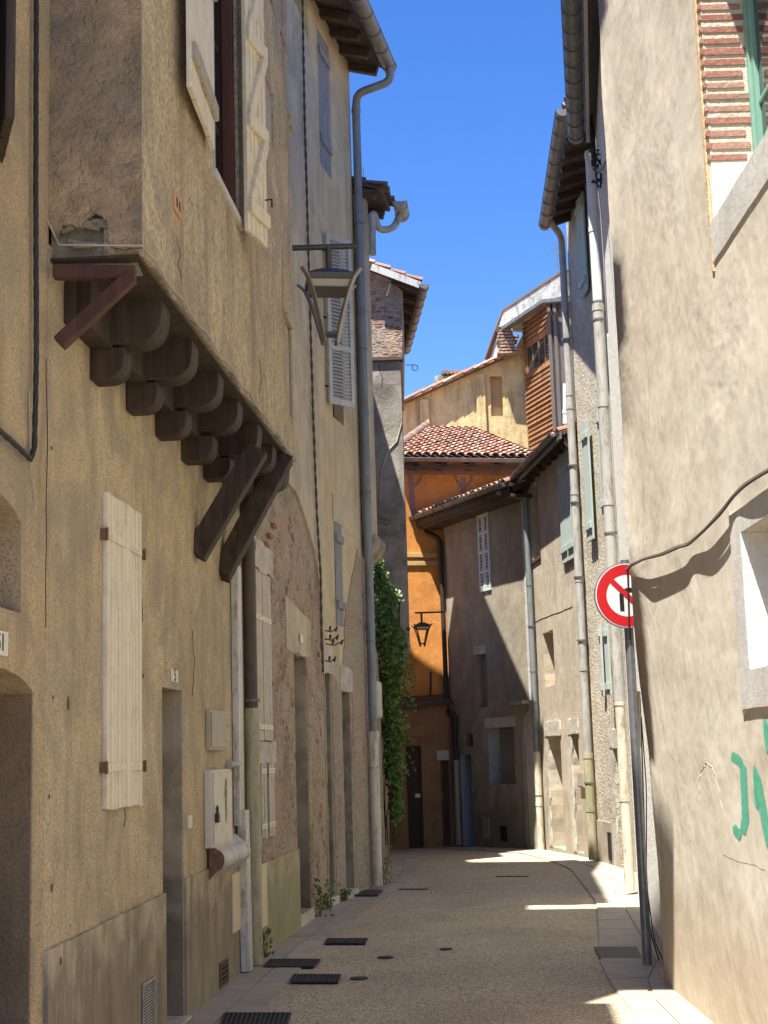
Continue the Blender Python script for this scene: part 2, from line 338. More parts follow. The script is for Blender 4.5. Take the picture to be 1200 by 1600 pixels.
M['tile_dark'] = tilemat('lichened_tiles', (0.22,0.13,0.09), (0.30,0.20,0.14), (0.16,0.10,0.08), (0.13,0.12,0.09), 0.8)
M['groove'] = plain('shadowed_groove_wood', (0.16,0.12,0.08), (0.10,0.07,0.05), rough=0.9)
M['darkwood'] = wood('dark_stained_oak', (0.078,0.050,0.033), (0.024,0.015,0.010), horiz=False, sc=18)
M['redwood'] = wood('red_brown_painted_wood', (0.105,0.042,0.026), (0.055,0.022,0.015), sc=14)
M['cream'] = wood('cream_painted_wood', (0.84,0.78,0.62), (0.70,0.62,0.45), worn=(0.40,0.32,0.22), wornamt=0.25, sc=30, rough=0.5)
M['greywood'] = wood('weathered_grey_boards', (0.52,0.48,0.42), (0.33,0.30,0.26), worn=(0.30,0.22,0.15), wornamt=0.5)
M['paleold'] = wood('peeling_white_boards', (0.60,0.56,0.48), (0.42,0.38,0.31), worn=(0.36,0.30,0.22), wornamt=0.55)
M['bluegrey'] = wood('blue_grey_boards', (0.30,0.31,0.32), (0.19,0.19,0.20), worn=(0.14,0.12,0.10), wornamt=0.4)
M['sage'] = wood('sage_green_boards', (0.46,0.55,0.50), (0.35,0.43,0.39), worn=(0.42,0.45,0.40), wornamt=0.5)
M['louvre'] = wood('pale_louvre_paint', (0.55,0.56,0.54), (0.42,0.43,0.41), worn=(0.32,0.28,0.23), wornamt=0.4, rough=0.55)
M['louvre2'] = wood('white_green_louvre_paint', (0.62,0.68,0.66), (0.5,0.56,0.54), rough=0.55)
M['timber'] = wood('sunburnt_brown_cladding', (0.36,0.17,0.06), (0.15,0.065,0.025), zs=0.08, horiz=False, sc=14)
M['timber_grey'] = wood('grey_brown_post', (0.17,0.14,0.12), (0.09,0.075,0.065))
M['door'] = wood('dark_plank_door', (0.035,0.028,0.024), (0.015,0.012,0.011))
M['door2'] = wood('weathered_plank_door', (0.36,0.33,0.30), (0.20,0.18,0.16), worn=(0.16,0.13,0.10), wornamt=0.6)
M['soffit'] = wood('old_brown_soffit', (0.11,0.075,0.05), (0.045,0.03,0.02), horiz=True)
M['zinc'] = plain('zinc_gutter', (0.20,0.205,0.21), (0.13,0.135,0.14), rough=0.5, metal=0.35, amt=1.0, streaky=True)
M['zincpipe'] = plain('blue_grey_zinc_pipe', (0.23,0.26,0.28), (0.17,0.19,0.20), rough=0.5, metal=0.2, amt=1.0, streaky=True)
M['greypipe'] = plain('pale_grey_pipe', (0.42,0.41,0.38), (0.32,0.31,0.28), rough=0.55, amt=1.0, streaky=True)
M['pvc'] = plain('cream_pvc', (0.62,0.57,0.46), (0.46,0.42,0.32), rough=0.45, amt=1.0, streaky=True)
M['pvcgreen'] = plain('algae_stained_pvc', (0.47,0.43,0.29), (0.28,0.28,0.15), rough=0.5, sc=5, amt=1.0, streaky=True)
M['whitepl'] = plain('white_plastic_trunking', (0.60,0.59,0.56), (0.45,0.43,0.39), rough=0.4, amt=1.0, streaky=True)
M['boxgrey'] = plain('beige_grey_box', (0.42,0.38,0.29), (0.33,0.29,0.21), rough=0.5)
M['boxcream'] = plain('ivory_meter_box', (0.66,0.62,0.52), (0.52,0.47,0.37), rough=0.45)
M['creampanel'] = plain('cream_panel', (0.66,0.56,0.40), (0.56,0.46,0.32), rough=0.6)
M['iron'] = plain('black_iron', (0.03,0.028,0.027), (0.05,0.04,0.035), rough=0.55, metal=0.3)
M['rust'] = plain('rusty_iron', (0.20,0.11,0.07), (0.09,0.05,0.035), rough=0.85, sc=25)
M['bronze'] = plain('grey_brown_lamp_metal', (0.13,0.115,0.105), (0.09,0.08,0.075), rough=0.4, metal=0.5)
M['lampmetal'] = plain('dark_grey_lamp_metal', (0.10,0.10,0.10), (0.07,0.07,0.07), rough=0.45, metal=0.5)
M['armmetal'] = plain('light_grey_arm_metal', (0.34,0.31,0.28), (0.26,0.23,0.20), rough=0.35, metal=0.5)
M['galv'] = plain('galvanised_steel', (0.27,0.28,0.29), (0.15,0.16,0.17), rough=0.4, metal=0.6, sc=12)
M['cable'] = plain('black_cable', (0.018,0.018,0.02), (0.03,0.03,0.03), rough=0.5)
M['cablew'] = plain('pale_cable', (0.45,0.42,0.36), (0.3,0.28,0.24), rough=0.5)
M['cableb'] = plain('brown_cable', (0.10,0.075,0.055), (0.06,0.05,0.04), rough=0.6)
M['terra'] = plain('terracotta_vent', (0.62,0.35,0.20), (0.5,0.26,0.15), rough=0.8)
M['red'] = plain('sign_red', (0.55,0.015,0.02), (0.48,0.015,0.02), rough=0.35)
M['signwhite'] = plain('sign_white', (0.74,0.75,0.76), (0.66,0.66,0.66), rough=0.35)
M['signblack'] = plain('sign_black', (0.015,0.015,0.02), (0.02,0.02,0.02), rough=0.4)
M['plate'] = plain('enamel_plate', (0.72,0.70,0.62), (0.6,0.57,0.48), rough=0.35)
M['green'] = plain('green_spray_paint', (0.06,0.42,0.27), (0.20,0.50,0.36), rough=0.8, sc=30)
def spray():
    m = M['green']; t = m.node_tree; bs = t.nodes['Principled BSDF']; n = noise(t, coord(t), 45, 5, 0.8)
    at_ = t.nodes.new('ShaderNodeAttribute'); at_.attribute_name = 'cover'
    s = math_(t, 'SUBTRACT', math_(t, 'MULTIPLY', at_.outputs['Fac'], 1.5), n)
    t.links.new(ramp(t, s, [(0.0, 0.0), (0.35, 0.93)]), bs.inputs['Alpha'])
spray()
M['olive'] = plain('olive_smear', (0.22,0.20,0.09), (0.14,0.13,0.07), rough=0.6)
M['winframe'] = plain('green_window_frame', (0.22,0.42,0.33), (0.17,0.34,0.27), rough=0.4)
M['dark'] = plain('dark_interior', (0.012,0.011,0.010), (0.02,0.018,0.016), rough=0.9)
M['manhole'] = plain('dark_cast_iron', (0.045,0.04,0.045), (0.07,0.06,0.06), rough=0.6, metal=0.3, sc=40)
M['curtain'] = plain('grey_blue_glass_backing', (0.20,0.22,0.25), (0.12,0.13,0.15), rough=0.3)
M['roller'] = plain('beige_roller_blind', (0.30,0.27,0.23), (0.25,0.22,0.19), rough=0.6)
M['bluejamb'] = plaster('blue_grey_painted_jamb', (0.26,0.30,0.34), (0.17,0.19,0.21), (0.30,0.34,0.38), streak=0.3)
def glassmat():
    m, t, bs = nodes('window_glass'); bs.inputs['Base Color'].default_value = (0.03,0.04,0.045,1); bs.inputs['Roughness'].default_value = 0.05
    bs.inputs['Specular IOR Level'].default_value = 1.0; return m
M['glass'] = glassmat()
def lampglass():
    m, t, bs = nodes('frosted_lamp_glass'); bs.inputs['Base Color'].default_value = (0.55,0.53,0.47,1); bs.inputs['Roughness'].default_value = 0.25
    bs.inputs['Transmission Weight'].default_value = 0.25; return m
M['lampglass'] = lampglass()
def aggregate():
    m, t, bs = nodes('exposed_aggregate_road'); v = coord(t)
    cell = t.nodes.new('ShaderNodeTexVoronoi'); cell.inputs['Scale'].default_value = 95; t.links.new(v, cell.inputs['Vector'])
    sep = t.nodes.new('ShaderNodeSeparateColor'); t.links.new(cell.outputs['Color'], sep.inputs[0])
    c = ramp(t, sep.outputs[0], [(0.0, (0.16,0.125,0.08)), (0.3, (0.37,0.305,0.205)), (0.6, (0.52,0.44,0.31)), (0.85, (0.63,0.545,0.39)), (1.0, (0.76,0.69,0.53))])
    n = noise(t, v, 0.8, 8, 0.65, 0.4); c = mix(t, math_(t, 'MULTIPLY', ramp(t, n, [(0.42, 0.0), (0.68, 1.0)]), 0.4), c, (0.20,0.155,0.11))
    n3 = noise(t, coord(t, (0.3, 1.2, 1)), 2.0, 5, 0.6); c = mix(t, math_(t, 'MULTIPLY', ramp(t, n3, [(0.5, 0.0), (0.7, 1.0)]), 0.25), c, (0.34,0.28,0.21))
    t.links.new(c, bs.inputs['Base Color']); bs.inputs['Roughness'].default_value = 0.85
    bump(t, bs, [(n, 0.02, 0.4), (cell.outputs['Distance'], 0.006, 0.7)]); return m
M['road'] = aggregate()
def slabs():
    m, t, bs = nodes('limestone_paving'); v = coord(t); g = t.nodes.new('ShaderNodeNewGeometry')
    n = noise(t, v, 3.5, 8, 0.65, 0.8); n2 = noise(t, v, 60, 4, 0.7)
    c = ramp(t, g.outputs['Random Per Island'], [(0.0, (0.40,0.345,0.26)), (0.35, (0.36,0.325,0.27)), (0.7, (0.45,0.40,0.315)), (1.0, (0.34,0.315,0.275))])
    c = mix(t, math_(t, 'MULTIPLY', ramp(t, n, [(0.45, 0.0), (0.68, 1.0)]), 0.5), c, (0.23,0.19,0.14))
    t.links.new(c, bs.inputs['Base Color']); bs.inputs['Roughness'].default_value = 0.75; bump(t, bs, [(n, 0.006, 0.6), (n2, 0.002, 0.6)]); return m
M['slab'] = slabs()
M['mortar'] = plaster('pale_mortar', (0.46,0.42,0.34), (0.28,0.24,0.18), (0.52,0.48,0.40), streak=0.2)
M['earth'] = plaster('bare_ground', (0.20,0.16,0.11), (0.12,0.09,0.06), (0.26,0.21,0.15), streak=0.2)
def leafmat():
    m, t, bs = nodes('ivy_leaves'); g = t.nodes.new('ShaderNodeNewGeometry')
    c = ramp(t, g.outputs['Random Per Island'], [(0.0, (0.05,0.10,0.02)), (0.5, (0.09,0.17,0.035)), (0.85, (0.15,0.25,0.06)), (1.0, (0.24,0.30,0.09))])
    t.links.new(c, bs.inputs['Base Color']); bs.inputs['Roughness'].default_value = 0.45
    tr = t.nodes.new('ShaderNodeBsdfTranslucent'); t.links.new(c, tr.inputs[0]); ms = t.nodes.new('ShaderNodeMixShader'); ms.inputs[0].default_value = 0.3
    out = t.nodes['Material Output']; t.links.new(bs.outputs[0], ms.inputs[1]); t.links.new(tr.outputs[0], ms.inputs[2]); t.links.new(ms.outputs[0], out.inputs[0]); return m
M['leaf'] = leafmat()
M['stem'] = plain('ivy_stem', (0.10,0.075,0.045), (0.06,0.05,0.03), rough=0.9)

# ---------------------------------------------------------------- component builders
def plank_leaf(parent, P, u0, u1, z0, z1, d, mat, th=0.03, n=5, battens=(), strap=None, name='shutter', groove=0.015, diag=False, label=None, batmat=None, strapmat=None):
    mb = MB(); w = (u1-u0)/n
    for i in range(n):
        e = random.uniform(-0.002, 0.002); ez = random.uniform(-0.006, 0.006)
        mb.box(P, u0+i*w+groove/2, u0+(i+1)*w-groove/2, z0+ez, z1+ez*0.5, d, d+th+e)
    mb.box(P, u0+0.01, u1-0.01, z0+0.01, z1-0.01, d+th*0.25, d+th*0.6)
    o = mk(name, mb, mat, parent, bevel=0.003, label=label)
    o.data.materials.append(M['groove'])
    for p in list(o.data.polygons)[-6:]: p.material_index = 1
    H = z1-z0; zs = [z0+H*b for b in battens]
    for zb in zs:
        b = MB(); b.box(P, u0+0.015, u1-0.015, zb-0.05, zb+0.05, d+th+0.001, d+th+0.03); mk('batten', b, batmat or mat, o, bevel=0.004)
    if diag and len(zs) > 1:
        for i in range(len(zs)-1):
            b = MB(); p = P.pt(u0+0.05, zs[i]+0.05, d+th+0.016); q = P.pt(u1-0.05, zs[i+1]-0.05, d+th+0.016)
            b.bar(p, q, 0.03, 0.08, P.n.cross(q-p)); mk('brace', b, batmat or mat, o, bevel=0.003)
    if strap:
        for s_ in strap:
            zb = z0+H*s_; b = MB(); b.box(P, u0-0.03, u1-0.04, zb-0.022, zb+0.022, d+th+0.001, d+th+0.010)
            for k in range(3): b.box(P, u0+0.05+k*(u1-u0-0.12)/3, u0+0.07+k*(u1-u0-0.12)/3, zb-0.01, zb+0.01, d+th+0.010, d+th+0.018)
            mk('hinge', b, strapmat or M['cream'], o)
    return o
def louvre_leaf(parent, P, u0, u1, z0, z1, d, mat, panels=3, th=0.035, st=0.055, label=None, slat=0.045):
    mb = MB(); mb.box(P, u0, u0+st, z0, z1, d, d+th); mb.box(P, u1-st, u1, z0, z1, d, d+th)
    H = z1-z0; rails = [z0+H*i/panels for i in range(panels+1)]
    for i, zr in enumerate(rails):
        a = zr if i == 0 else zr-st*0.6; b = zr if i == panels else zr+st*0.6
        if i == 0: b = zr+st*1.3
        if i == panels: a = zr-st*1.3
        mb.box(P, u0+st, u1-st, a, b, d+0.001, d+th-0.001)
    sb = mb
    for i in range(panels):
        a = rails[i]+st*(1.3 if i == 0 else 0.6); b = rails[i+1]-st*(1.3 if i == panels-1 else 0.6)
        k = max(2, int((b-a)/slat))
        for j in range(k):
            z = a+(j+0.5)*(b-a)/k
            sb.hexa([P.pt(u0+st,z-0.018,d+th*0.85), P.pt(u1-st,z-0.018,d+th*0.85), P.pt(u1-st,z+0.012,d+0.004), P.pt(u0+st,z+0.012,d+0.004),
                     P.pt(u0+st,z-0.012,d+th*0.85), P.pt(u1-st,z-0.012,d+th*0.85), P.pt(u1-st,z+0.018,d+0.004), P.pt(u0+st,z+0.018,d+0.004)])
    return mk('shutter', mb, mat, parent, label=label)
def panel_door(parent, P, u0, u1, z0, z1, d, mat, planks=True, name='door', label=None):
    if planks: o = plank_leaf(parent, P, u0, u1, z0, z1, d, mat, th=0.03, n=6, name=name, label=label)
    else:
        mb = MB(); mb.box(P, u0, u1, z0, z1, d, d+0.03)
        mb.box(P, u0+0.12, u1-0.12, z0+0.15, z0+(z1-z0)*0.45, d+0.03, d+0.045); mb.box(P, u0+0.12, u1-0.12, z0+(z1-z0)*0.52, z1-0.15, d+0.03, d+0.045)
        o = mk(name, mb, mat, parent, bevel=0.004, label=label)
    h = MB(); h.box(P, u1-0.12, u1-0.08, z0+0.95, z0+1.09, d+0.045, d+0.055); h.tube([P.pt(u1-0.10, z0+1.03, d+0.05), P.pt(u1-0.10, z0+1.03, d+0.1), P.pt(u1-0.2, z0+1.03, d+0.1)], 0.009, 6)
    mk('handle', h, M['rust'], o); return o
def glazed(parent, P, u0, u1, z0, z1, d, fmat, cols=2, rows=3, name='window', back=True):
    mb = MB(); f = 0.05
    mb.box(P, u0, u0+f, z0, z1, d, d+0.05); mb.box(P, u1-f, u1, z0, z1, d, d+0.05); mb.box(P, u0+f, u1-f, z0, z0+f, d+0.001, d+0.049); mb.box(P, u0+f, u1-f, z1-f, z1, d+0.001, d+0.049)
    for i in range(1, cols): u = u0+(u1-u0)*i/cols; mb.box(P, u-0.025, u+0.025, z0+f, z1-f, d+0.002, d+0.048)
    for i in range(1, rows): z = z0+(z1-z0)*i/rows; mb.box(P, u0+f, u1-f, z-0.012, z+0.012, d+0.012, d+0.038)
    o = mk(name, mb, fmat, parent, bevel=0.003)
    g = MB(); g.box(P, u0+f*0.5, u1-f*0.5, z0+f*0.5, z1-f*0.5, d+0.02, d+0.026); mk('pane', g, M['glass'], o); return o
def gutter_mesh(a, b, r, n=10, th=0.006, brackets=0.5, out=None):
    """half-round gutter from a to b, open side up"""
    a = Vector(a); b = Vector(b); t = (b-a).normalized(); x = t.cross(Vector((0,0,1))).normalized(); y = Vector((0,0,1))
    mb = MB(); m = 2
    for rr, flip in ((r, False), (r-th, True)):
        vs = []
        for p in (a, b):
            for k in range(n+1):
                an = math.pi+math.pi*k/n; vs.append(p+x*math.cos(an)*rr+y*math.sin(an)*rr)
        mb.add(vs, [(k, k+1, n+1+k+1, n+1+k) for k in range(n)], True)
    for p in (a, b):
        vs = [p+x*math.cos(math.pi+math.pi*k/n)*r+y*math.sin(math.pi+math.pi*k/n)*r for k in range(n+1)]; mb.add(vs, [tuple(range(n+1))])
    for sx in (-1, 1): mb.tube([a+x*sx*r, b+x*sx*r], 0.008, 6)
    L = (b-a).length; k = int(L/brackets)
    for i in range(k+1):
        p = a+t*(L*(i+0.3)/(k+0.6))
        ring = [p+x*math.cos(math.pi+math.pi*j/n)*(r+0.005)+y*math.sin(math.pi+math.pi*j/n)*(r+0.005) for j in range(n+1)]
        mb.tube(ring, 0.009, 5)
    return mb
def pipe_thing(name, segs, label, clips=(), group=None):
    """segs: list of (points, radius, material); clips: (point, radius)"""
    p0 = Vector(segs[0][0][-1]); t = thing(name, p0, label, 'drainpipe', group)
    for i, (pts, r, m) in enumerate(segs):
        mb = MB(); pp = bend(pts, 0.12, 5) if len(pts) > 2 else pts
        mb.tube(pp, r, 14)
        a, b = Vector(pts[-2]), Vector(pts[-1]); L = (b-a).length; k = int(L/1.6)
        for j in range(k+1):
            q = a+(b-a)*((j+0.02)/(k+1)); tt = (b-a).normalized()
            mb.tube([q, q+tt*0.07], r+0.007, 14)
        mk('pipe', mb, m, t)
    for c, r in clips:
        mb = MB(); c = Vector(c); mb.tube([c-Vector((0,0,0.012)), c+Vector((0,0,0.012))], r+0.008, 12); mk('pipe_clip', mb, M['zinc'], t)
    return t
def tile_mesh(O, S, T, width, length, tmin=None, tmax=None, w=0.17, ex=0.30, skip=0.0):
    """barrel tiles: O eave corner, S unit along eave, T unit up the slope"""
    mb = MB(); N = S.cross(T).normalized()
    if N.z < 0: N = -N
    n = max(1, int(round(width/w))); w = width/n; r = w*0.5
    for i in range(n):
        s = (i+0.5)*w; t0 = tmin(s) if tmin else 0.0; t1 = tmax(s) if tmax else length
        k = int((t1-t0)/ex)+1
        for j in range(k):
            tt = t0+j*ex; L = ex*1.25
            if tt+ex*0.5 > t1+0.05: break
            js = random.uniform(-0.010, 0.010); jt = random.uniform(-0.025, 0.025); jn = random.uniform(0, 0.010)
            vs = []
            for e, (tq, rr, hh) in enumerate(((tt+jt, r*0.98, 0.03), (tt+L+jt, r*0.78, 0.0))):
                for q in range(7):
                    a = math.pi*q/6; vs.append(O+S*(s+js+math.cos(a)*rr)+T*tq+N*(math.sin(a)*rr*0.85+hh+jn))
                for q in range(7):
                    a = math.pi*q/6; vs.append(O+S*(s+js+math.cos(a)*(rr-0.014))+T*tq+N*(math.sin(a)*(rr-0.014)*0.85+hh+jn))
            fs = [(q, q+1, 14+q+1, 14+q) for q in range(6)] + [(7+q, 21+q, 21+q+1, 7+q+1) for q in range(6)] + [(q, 7+q, 7+q+1, q+1) for q in range(6)]
            mb.add(vs, fs)
        # channel tile under the joint
        c = MB()
    # pan layer
    st = T; t1 = max((tmax(0.5*width) if tmax else length), 0.3)
    return mb
def slab(poly, nrm, th):
    mb = MB(); mb.prism([p-nrm*th for p in poly], nrm*(th-0.005)); return mb
def simple_roof(parent, P, u0, u1, z, over, back, rise, mat, rafters=True, gutter=None, tiles=False, name='roof', th=0.09, raft_step=0.45, soff=True):
    """roof plane rising away from the street, eave at offset `over`"""
    T = (-P.n*(back+over)+Vector((0,0,rise))); L = T.length; T.normalize(); S = P.a
    N = S.cross(T); N = N if N.z > 0 else -N; N.normalize()
    O = P.pt(u0, z, over); poly = [O, O+S*(u1-u0), O+S*(u1-u0)+T*L, O+T*L]
    mb = slab(poly, N, 0.05); o = mk(name, mb, M['soffit'], parent)
    if tiles:
        tm = tile_mesh(O-T*0.05, S, T, u1-u0, L); mk('roof_tiles', tm, mat, o, fix=False)
    else:
        t2 = MB(); t2.prism([p+N*0.002 for p in poly], N*0.06); mk('roof_tiles', t2, mat, o)
    if rafters:
        k = int((u1-u0)/raft_step); mbs = []
        for i in range(k+1):
            u = u0+0.06+(u1-u0-0.12)*i/max(1, k); a = P.pt(u, z, over-0.06)-N*0.115; b = a+T*(over+0.3)
            r = MB(); r.bar(a, b, 0.09, 0.12, N); mk('rafter', r, M['soffit'], o)
    return o

def on(P, x, y, d): u, z = P.uv(x, y, d); return P.pt(u, z, d)
# ---------------------------------------------------------------- the planes of the street
LAa = (-1.21-0.0766*10.12, 3.0); LAb = (-1.21, 13.12)
LA = Pl(LAa, LAb, 1)
L3 = Pl((-1.21, 13.12), (-0.78, 17.4), 1)
L4 = Pl((-0.78, 17.4), (-0.31, 19.56), 1)
L5 = Pl((-0.31, 19.56), (-0.19, 20.4), 1)
R1 = Pl((1.94, 2.5), (1.94, 11.7), -1)
R2 = Pl((2.15, 11.9), (2.86, 17.9), -1)
R3 = Pl((3.52, 19.2), (3.15, 23.24), -1)
R4 = Pl((3.15, 23.24), (2.76, 27.4), -1)
R5 = Pl((2.76, 27.4), (1.25, 30.8), -1)
for q in (LA, L3, L4, L5):
    if q.n.x < 0: q.n = -q.n
for q in (R1, R2, R3, R4, R5):
    if q.n.x > 0: q.n = -q.n
SEAM = LA.uv(72, 900)[0]; L2END = LA.L
JD = 0.47; JF = LA.off(JD); JZ = 4.27

# ---------------------------------------------------------------- ground
g = MB(); xs = [-150, -40, -12, -3, 0, 2, 4, 12, 40, 150]; ys = [-60, -10, 0, 6, 12, 18, 24, 25, 26, 27, 28, 29, 30, 31, 34, 60, 250]
vs = [(x, y, gz(x, y)-0.02) for y in ys for x in xs]; n = len(xs)
g.add(vs, [(j*n+i, j*n+i+1, (j+1)*n+i+1, (j+1)*n+i) for j in range(len(ys)-1) for i in range(n-1)])
struct(mk('ground', g, M['earth']))
g = MB(); xs = [-2.6+0.35*i for i in range(20)]; ys = [-2+0.5*i for i in range(70)]
vs = [(x, y, gz(x, y)) for y in ys for x in xs]; n = len(xs)
g.add(vs, [(j*n+i, j*n+i+1, (j+1)*n+i+1, (j+1)*n+i) for j in range(len(ys)-1) for i in range(n-1)])
struct(mk('road', g, M['road']))
def interp(pts, Y):
    for (x0, y0), (x1, y1) in zip(pts, pts[1:]):
        if Y <= y1 or (x1, y1) == pts[-1]: return x0+(x1-x0)*(Y-y0)/(y1-y0)
def gp(x, y): p = gnd(x, y); return (p.x, p.y)
Lwall = [LAa, LAb, (-0.78, 17.4), (-0.31, 19.56), (-0.10, 21.5), (-0.12, 25.5), (-0.1, 31)]
Ledge = [(-1.25, 3.0), gp(404, 1590), gp(446, 1541), gp(508, 1476), gp(570, 1424), (0.12, 20.0), (0.35, 22.5), (0.4, 26), (0.45, 31)]
Rwall = [(1.94, 2.0), (1.96, 11.0), (2.5, 12.0), (2.86, 17.9), (3.4, 19.5), (3.15, 23.24), (2.76, 27.4), (1.4, 30.5)]
Redge = [(1.45, 2.0), (1.5, 9.5), (1.55, 11.2), (1.63, 12.3), (2.25, 17.0), (2.55, 22.0), (2.2, 26.5), (0.7, 30.5)]
def paving(name, inner, outer, y0, y1, rows, step):
    base = MB(); ys = []; y = y0
    while y < y1: ys.append(y); y += 0.4
    for a, b in zip(ys, ys[1:]):
        q = [Vector((interp(inner, a), a, gz(0, a)+0.004)), Vector((interp(outer, a), a, gz(0, a)+0.004)), Vector((interp(outer, b), b, gz(0, b)+0.004)), Vector((interp(inner, b), b, gz(0, b)+0.004))]
        base.add(q, [(0, 1, 2, 3)])
    o = struct(mk(name, base, M['mortar'])); sb = MB(); jo = 0.012
    for r in range(rows):
        y = y0+random.uniform(-0.4, 0)
        while y < y1-0.3:
            L = step*random.uniform(0.75, 1.3); a, b = max(y, y0)+jo/2, min(y+L, y1)-jo/2; y += L
            if b-a < 0.1: continue
            def X(t, Y): i_, o_ = interp(inner, Y), interp(outer, Y); return i_+(o_-i_)*t
            t0, t1 = r/rows, (r+1)/rows; s = 1 if interp(outer, a) > interp(inner, a) else -1
            e = random.uniform(0.0, 0.003)
            z0a, z0b = gz(0, a), gz(0, b)
            bot = [Vector((X(t0,a)+s*jo/2,a,z0a+0.005)), Vector((X(t1,a)-s*jo/2,a,z0a+0.005)), Vector((X(t1,b)-s*jo/2,b,z0b+0.005)), Vector((X(t0,b)+s*jo/2,b,z0b+0.005))]
            sb.hexa(bot+[p+Vector((0,0,0.007+e)) for p in bot])
    s2 = mk(name+'_slabs', sb, M['slab'], o); return o
paving('pavement_left', Lwall, Ledge, 3.5, 29.5, 2, 0.7)
paving('pavement_right', Rwall, Redge, 3.5, 29.8, 2, 0.75)

def ground_rect(name, xa, ya, xb, yb, skew, mat, label, cat, group=None, grate=False, zt=0.018):
    a = gnd(xa, yb); b = gnd(xb, yb); c = gnd(xb+skew, ya); d = gnd(xa+skew, ya); mb = MB()
    z = gz(0, (a.y+c.y)/2)
    q = [Vector((p.x, p.y, z+0.002)) for p in (a, b, c, d)]
    t = thing(name, (q[0]+q[2])/2, label, cat, group)
    f = MB(); f.hexa(q+[p+Vector((0,0,zt-0.004)) for p in q]); mk('cover', f, mat, t)
    if grate:
        gm = MB(); k = 14
        for i in range(k+1):
            s = i/k; p0 = q[0]+(q[1]-q[0])*s; p1 = q[3]+(q[2]-q[3])*s
            gm.bar(p0+Vector((0,0,zt)), p1+Vector((0,0,zt)), 0.014, 0.008)
        gm.bar(q[0]+Vector((0,0,zt)), q[1]+Vector((0,0,zt)), 0.02, 0.01); gm.bar(q[3]+Vector((0,0,zt)), q[2]+Vector((0,0,zt)), 0.02, 0.01)
        mk('grate_bars', gm, M['manhole'], t)
    return t
GR = 'iron drain grates set in the street'
ground_rect('drain_grate', 412, 1503, 490, 1514, 10, M['dark'], 'dark grate across the left slabs beside the foot of the algae stained pipe', 'drain grate', GR, True)
ground_rect('drain_grate', 455, 1527, 528, 1538, 4, M['dark'], 'dark grate lying at the slab edge just nearer than the pipe foot', 'drain grate', GR, True)
ground_rect('drain_grate', 508, 1470, 570, 1477, 4, M['dark'], 'farthest dark grate on the open road off the slab edge', 'drain grate', GR, True)
ground_rect('drain_grate', 345, 1588, 448, 1606, 6, M['dark'], 'nearest grate cut by the bottom edge of the view', 'drain grate', GR, True)
ground_rect('drain_tray', 532, 1395, 590, 1403, 8, M['manhole'], 'shallow iron tray at the foot of the tall zinc drainpipe', 'drain tray', None, False, 0.04)
ground_rect('inspection_cover', 937, 1482, 1003, 1500, -8, M['manhole'], 'purplish black square cover at the foot of the sign pole', 'manhole cover')
for x, y, w, lb in ((602, 1497, 0.07, 'small round iron cap in the road, farther of the two on the left'), (561, 1530, 0.07, 'small round iron cap in the road beside the near grate'), (697, 1484, 0.055, 'small round iron cap lying alone in the middle of the road')):
    p = gnd(x, y); mb = MB(); X, Y_ = Vector((1,0,0)), Vector((0,1,0)); mb.tube([p+Vector((0,0,0.003)), p+Vector((0,0,0.012))], w, 24, smooth=False)
    tag(mk('valve_cap', mb, M['manhole']), lb, 'valve cap', 'round iron caps in the road')
for x0, x1, y in ((615, 645, 1362), (625, 668, 1390), (775, 825, 1370)):
    mb = MB(); a = gnd(x0, y, gz(0, 20)); b = gnd(x1, y, gz(0, 20)); mb.bar(a+Vector((0,0,0.006)), b+Vector((0,0,0.006)), 0.09, 0.006)
    tag(mk('drain_slot', mb, M['manhole']), {1362: 'short dark drain slot beyond the ivy foot', 1390: 'long dark drain slot near the slab edge by the ivy', 1370: 'dark drain slot in the middle of the shaded road'}[y], 'drain slot', 'thin dark drain slots')
# ================================================================ LEFT SIDE
# ---- nearest house
def body(parent, P, u0, u1, z1, d0, d1, mat, z0=-0.3, name='rear_walls'):
    mb = MB(); mb.box(P, u0+0.003, u1-0.003, z0, z1, d0, d1); return mk(name, mb, mat, parent)
H1 = thing('roughcast_house', LA.pt(1.5, 0), 'ochre roughcast house at the left edge with arched doorway and plate 51', 'house')
u1 = SEAM-0.004
aw = LA.rc(-60, 770, 32, 958); ad = LA.rc(-75, 1048, 47, 1640)
ad = (ad[0], ad[1], -0.02, LA.uv(20, 1046)[1])
wall('wall', LA, rect(0, u1, -0.3, 9.8), [arch(aw[0], aw[1], aw[2], LA.uv(0, 770)[1], 0.09), arch(ad[0], ad[1], ad[2], ad[3], 0.09)], M['tan2'], H1, depth=[0.22, 0.4], thick=0.6)
body(H1, LA, 0, u1, 9.8, -0.603, -5, M['tan2'])
panel_door(H1, LA, ad[0]-0.02, ad[1]+0.02, 0.0, ad[3]+0.02, -0.398, M['door'])
M['brownjamb'] = plaster('shaded_dirty_jamb', (0.22,0.16,0.10), (0.12,0.085,0.055), (0.27,0.20,0.13), grain=60, gdist=0.008, streak=0.5, speck=0.4)  # doorway shade and dirt both put into this dark brown lining colour
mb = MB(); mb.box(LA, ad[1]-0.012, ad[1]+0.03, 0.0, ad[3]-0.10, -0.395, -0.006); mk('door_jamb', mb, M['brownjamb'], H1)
glazed(H1, LA, aw[0], aw[1]-0.12, aw[2], LA.uv(0, 790)[1], -0.218, M['darkwood'], 2, 2)
simple_roof(H1, LA, 0.0, u1, 9.9, 0.60, 5, 1.6, M['tile_dark'], gutter=None)
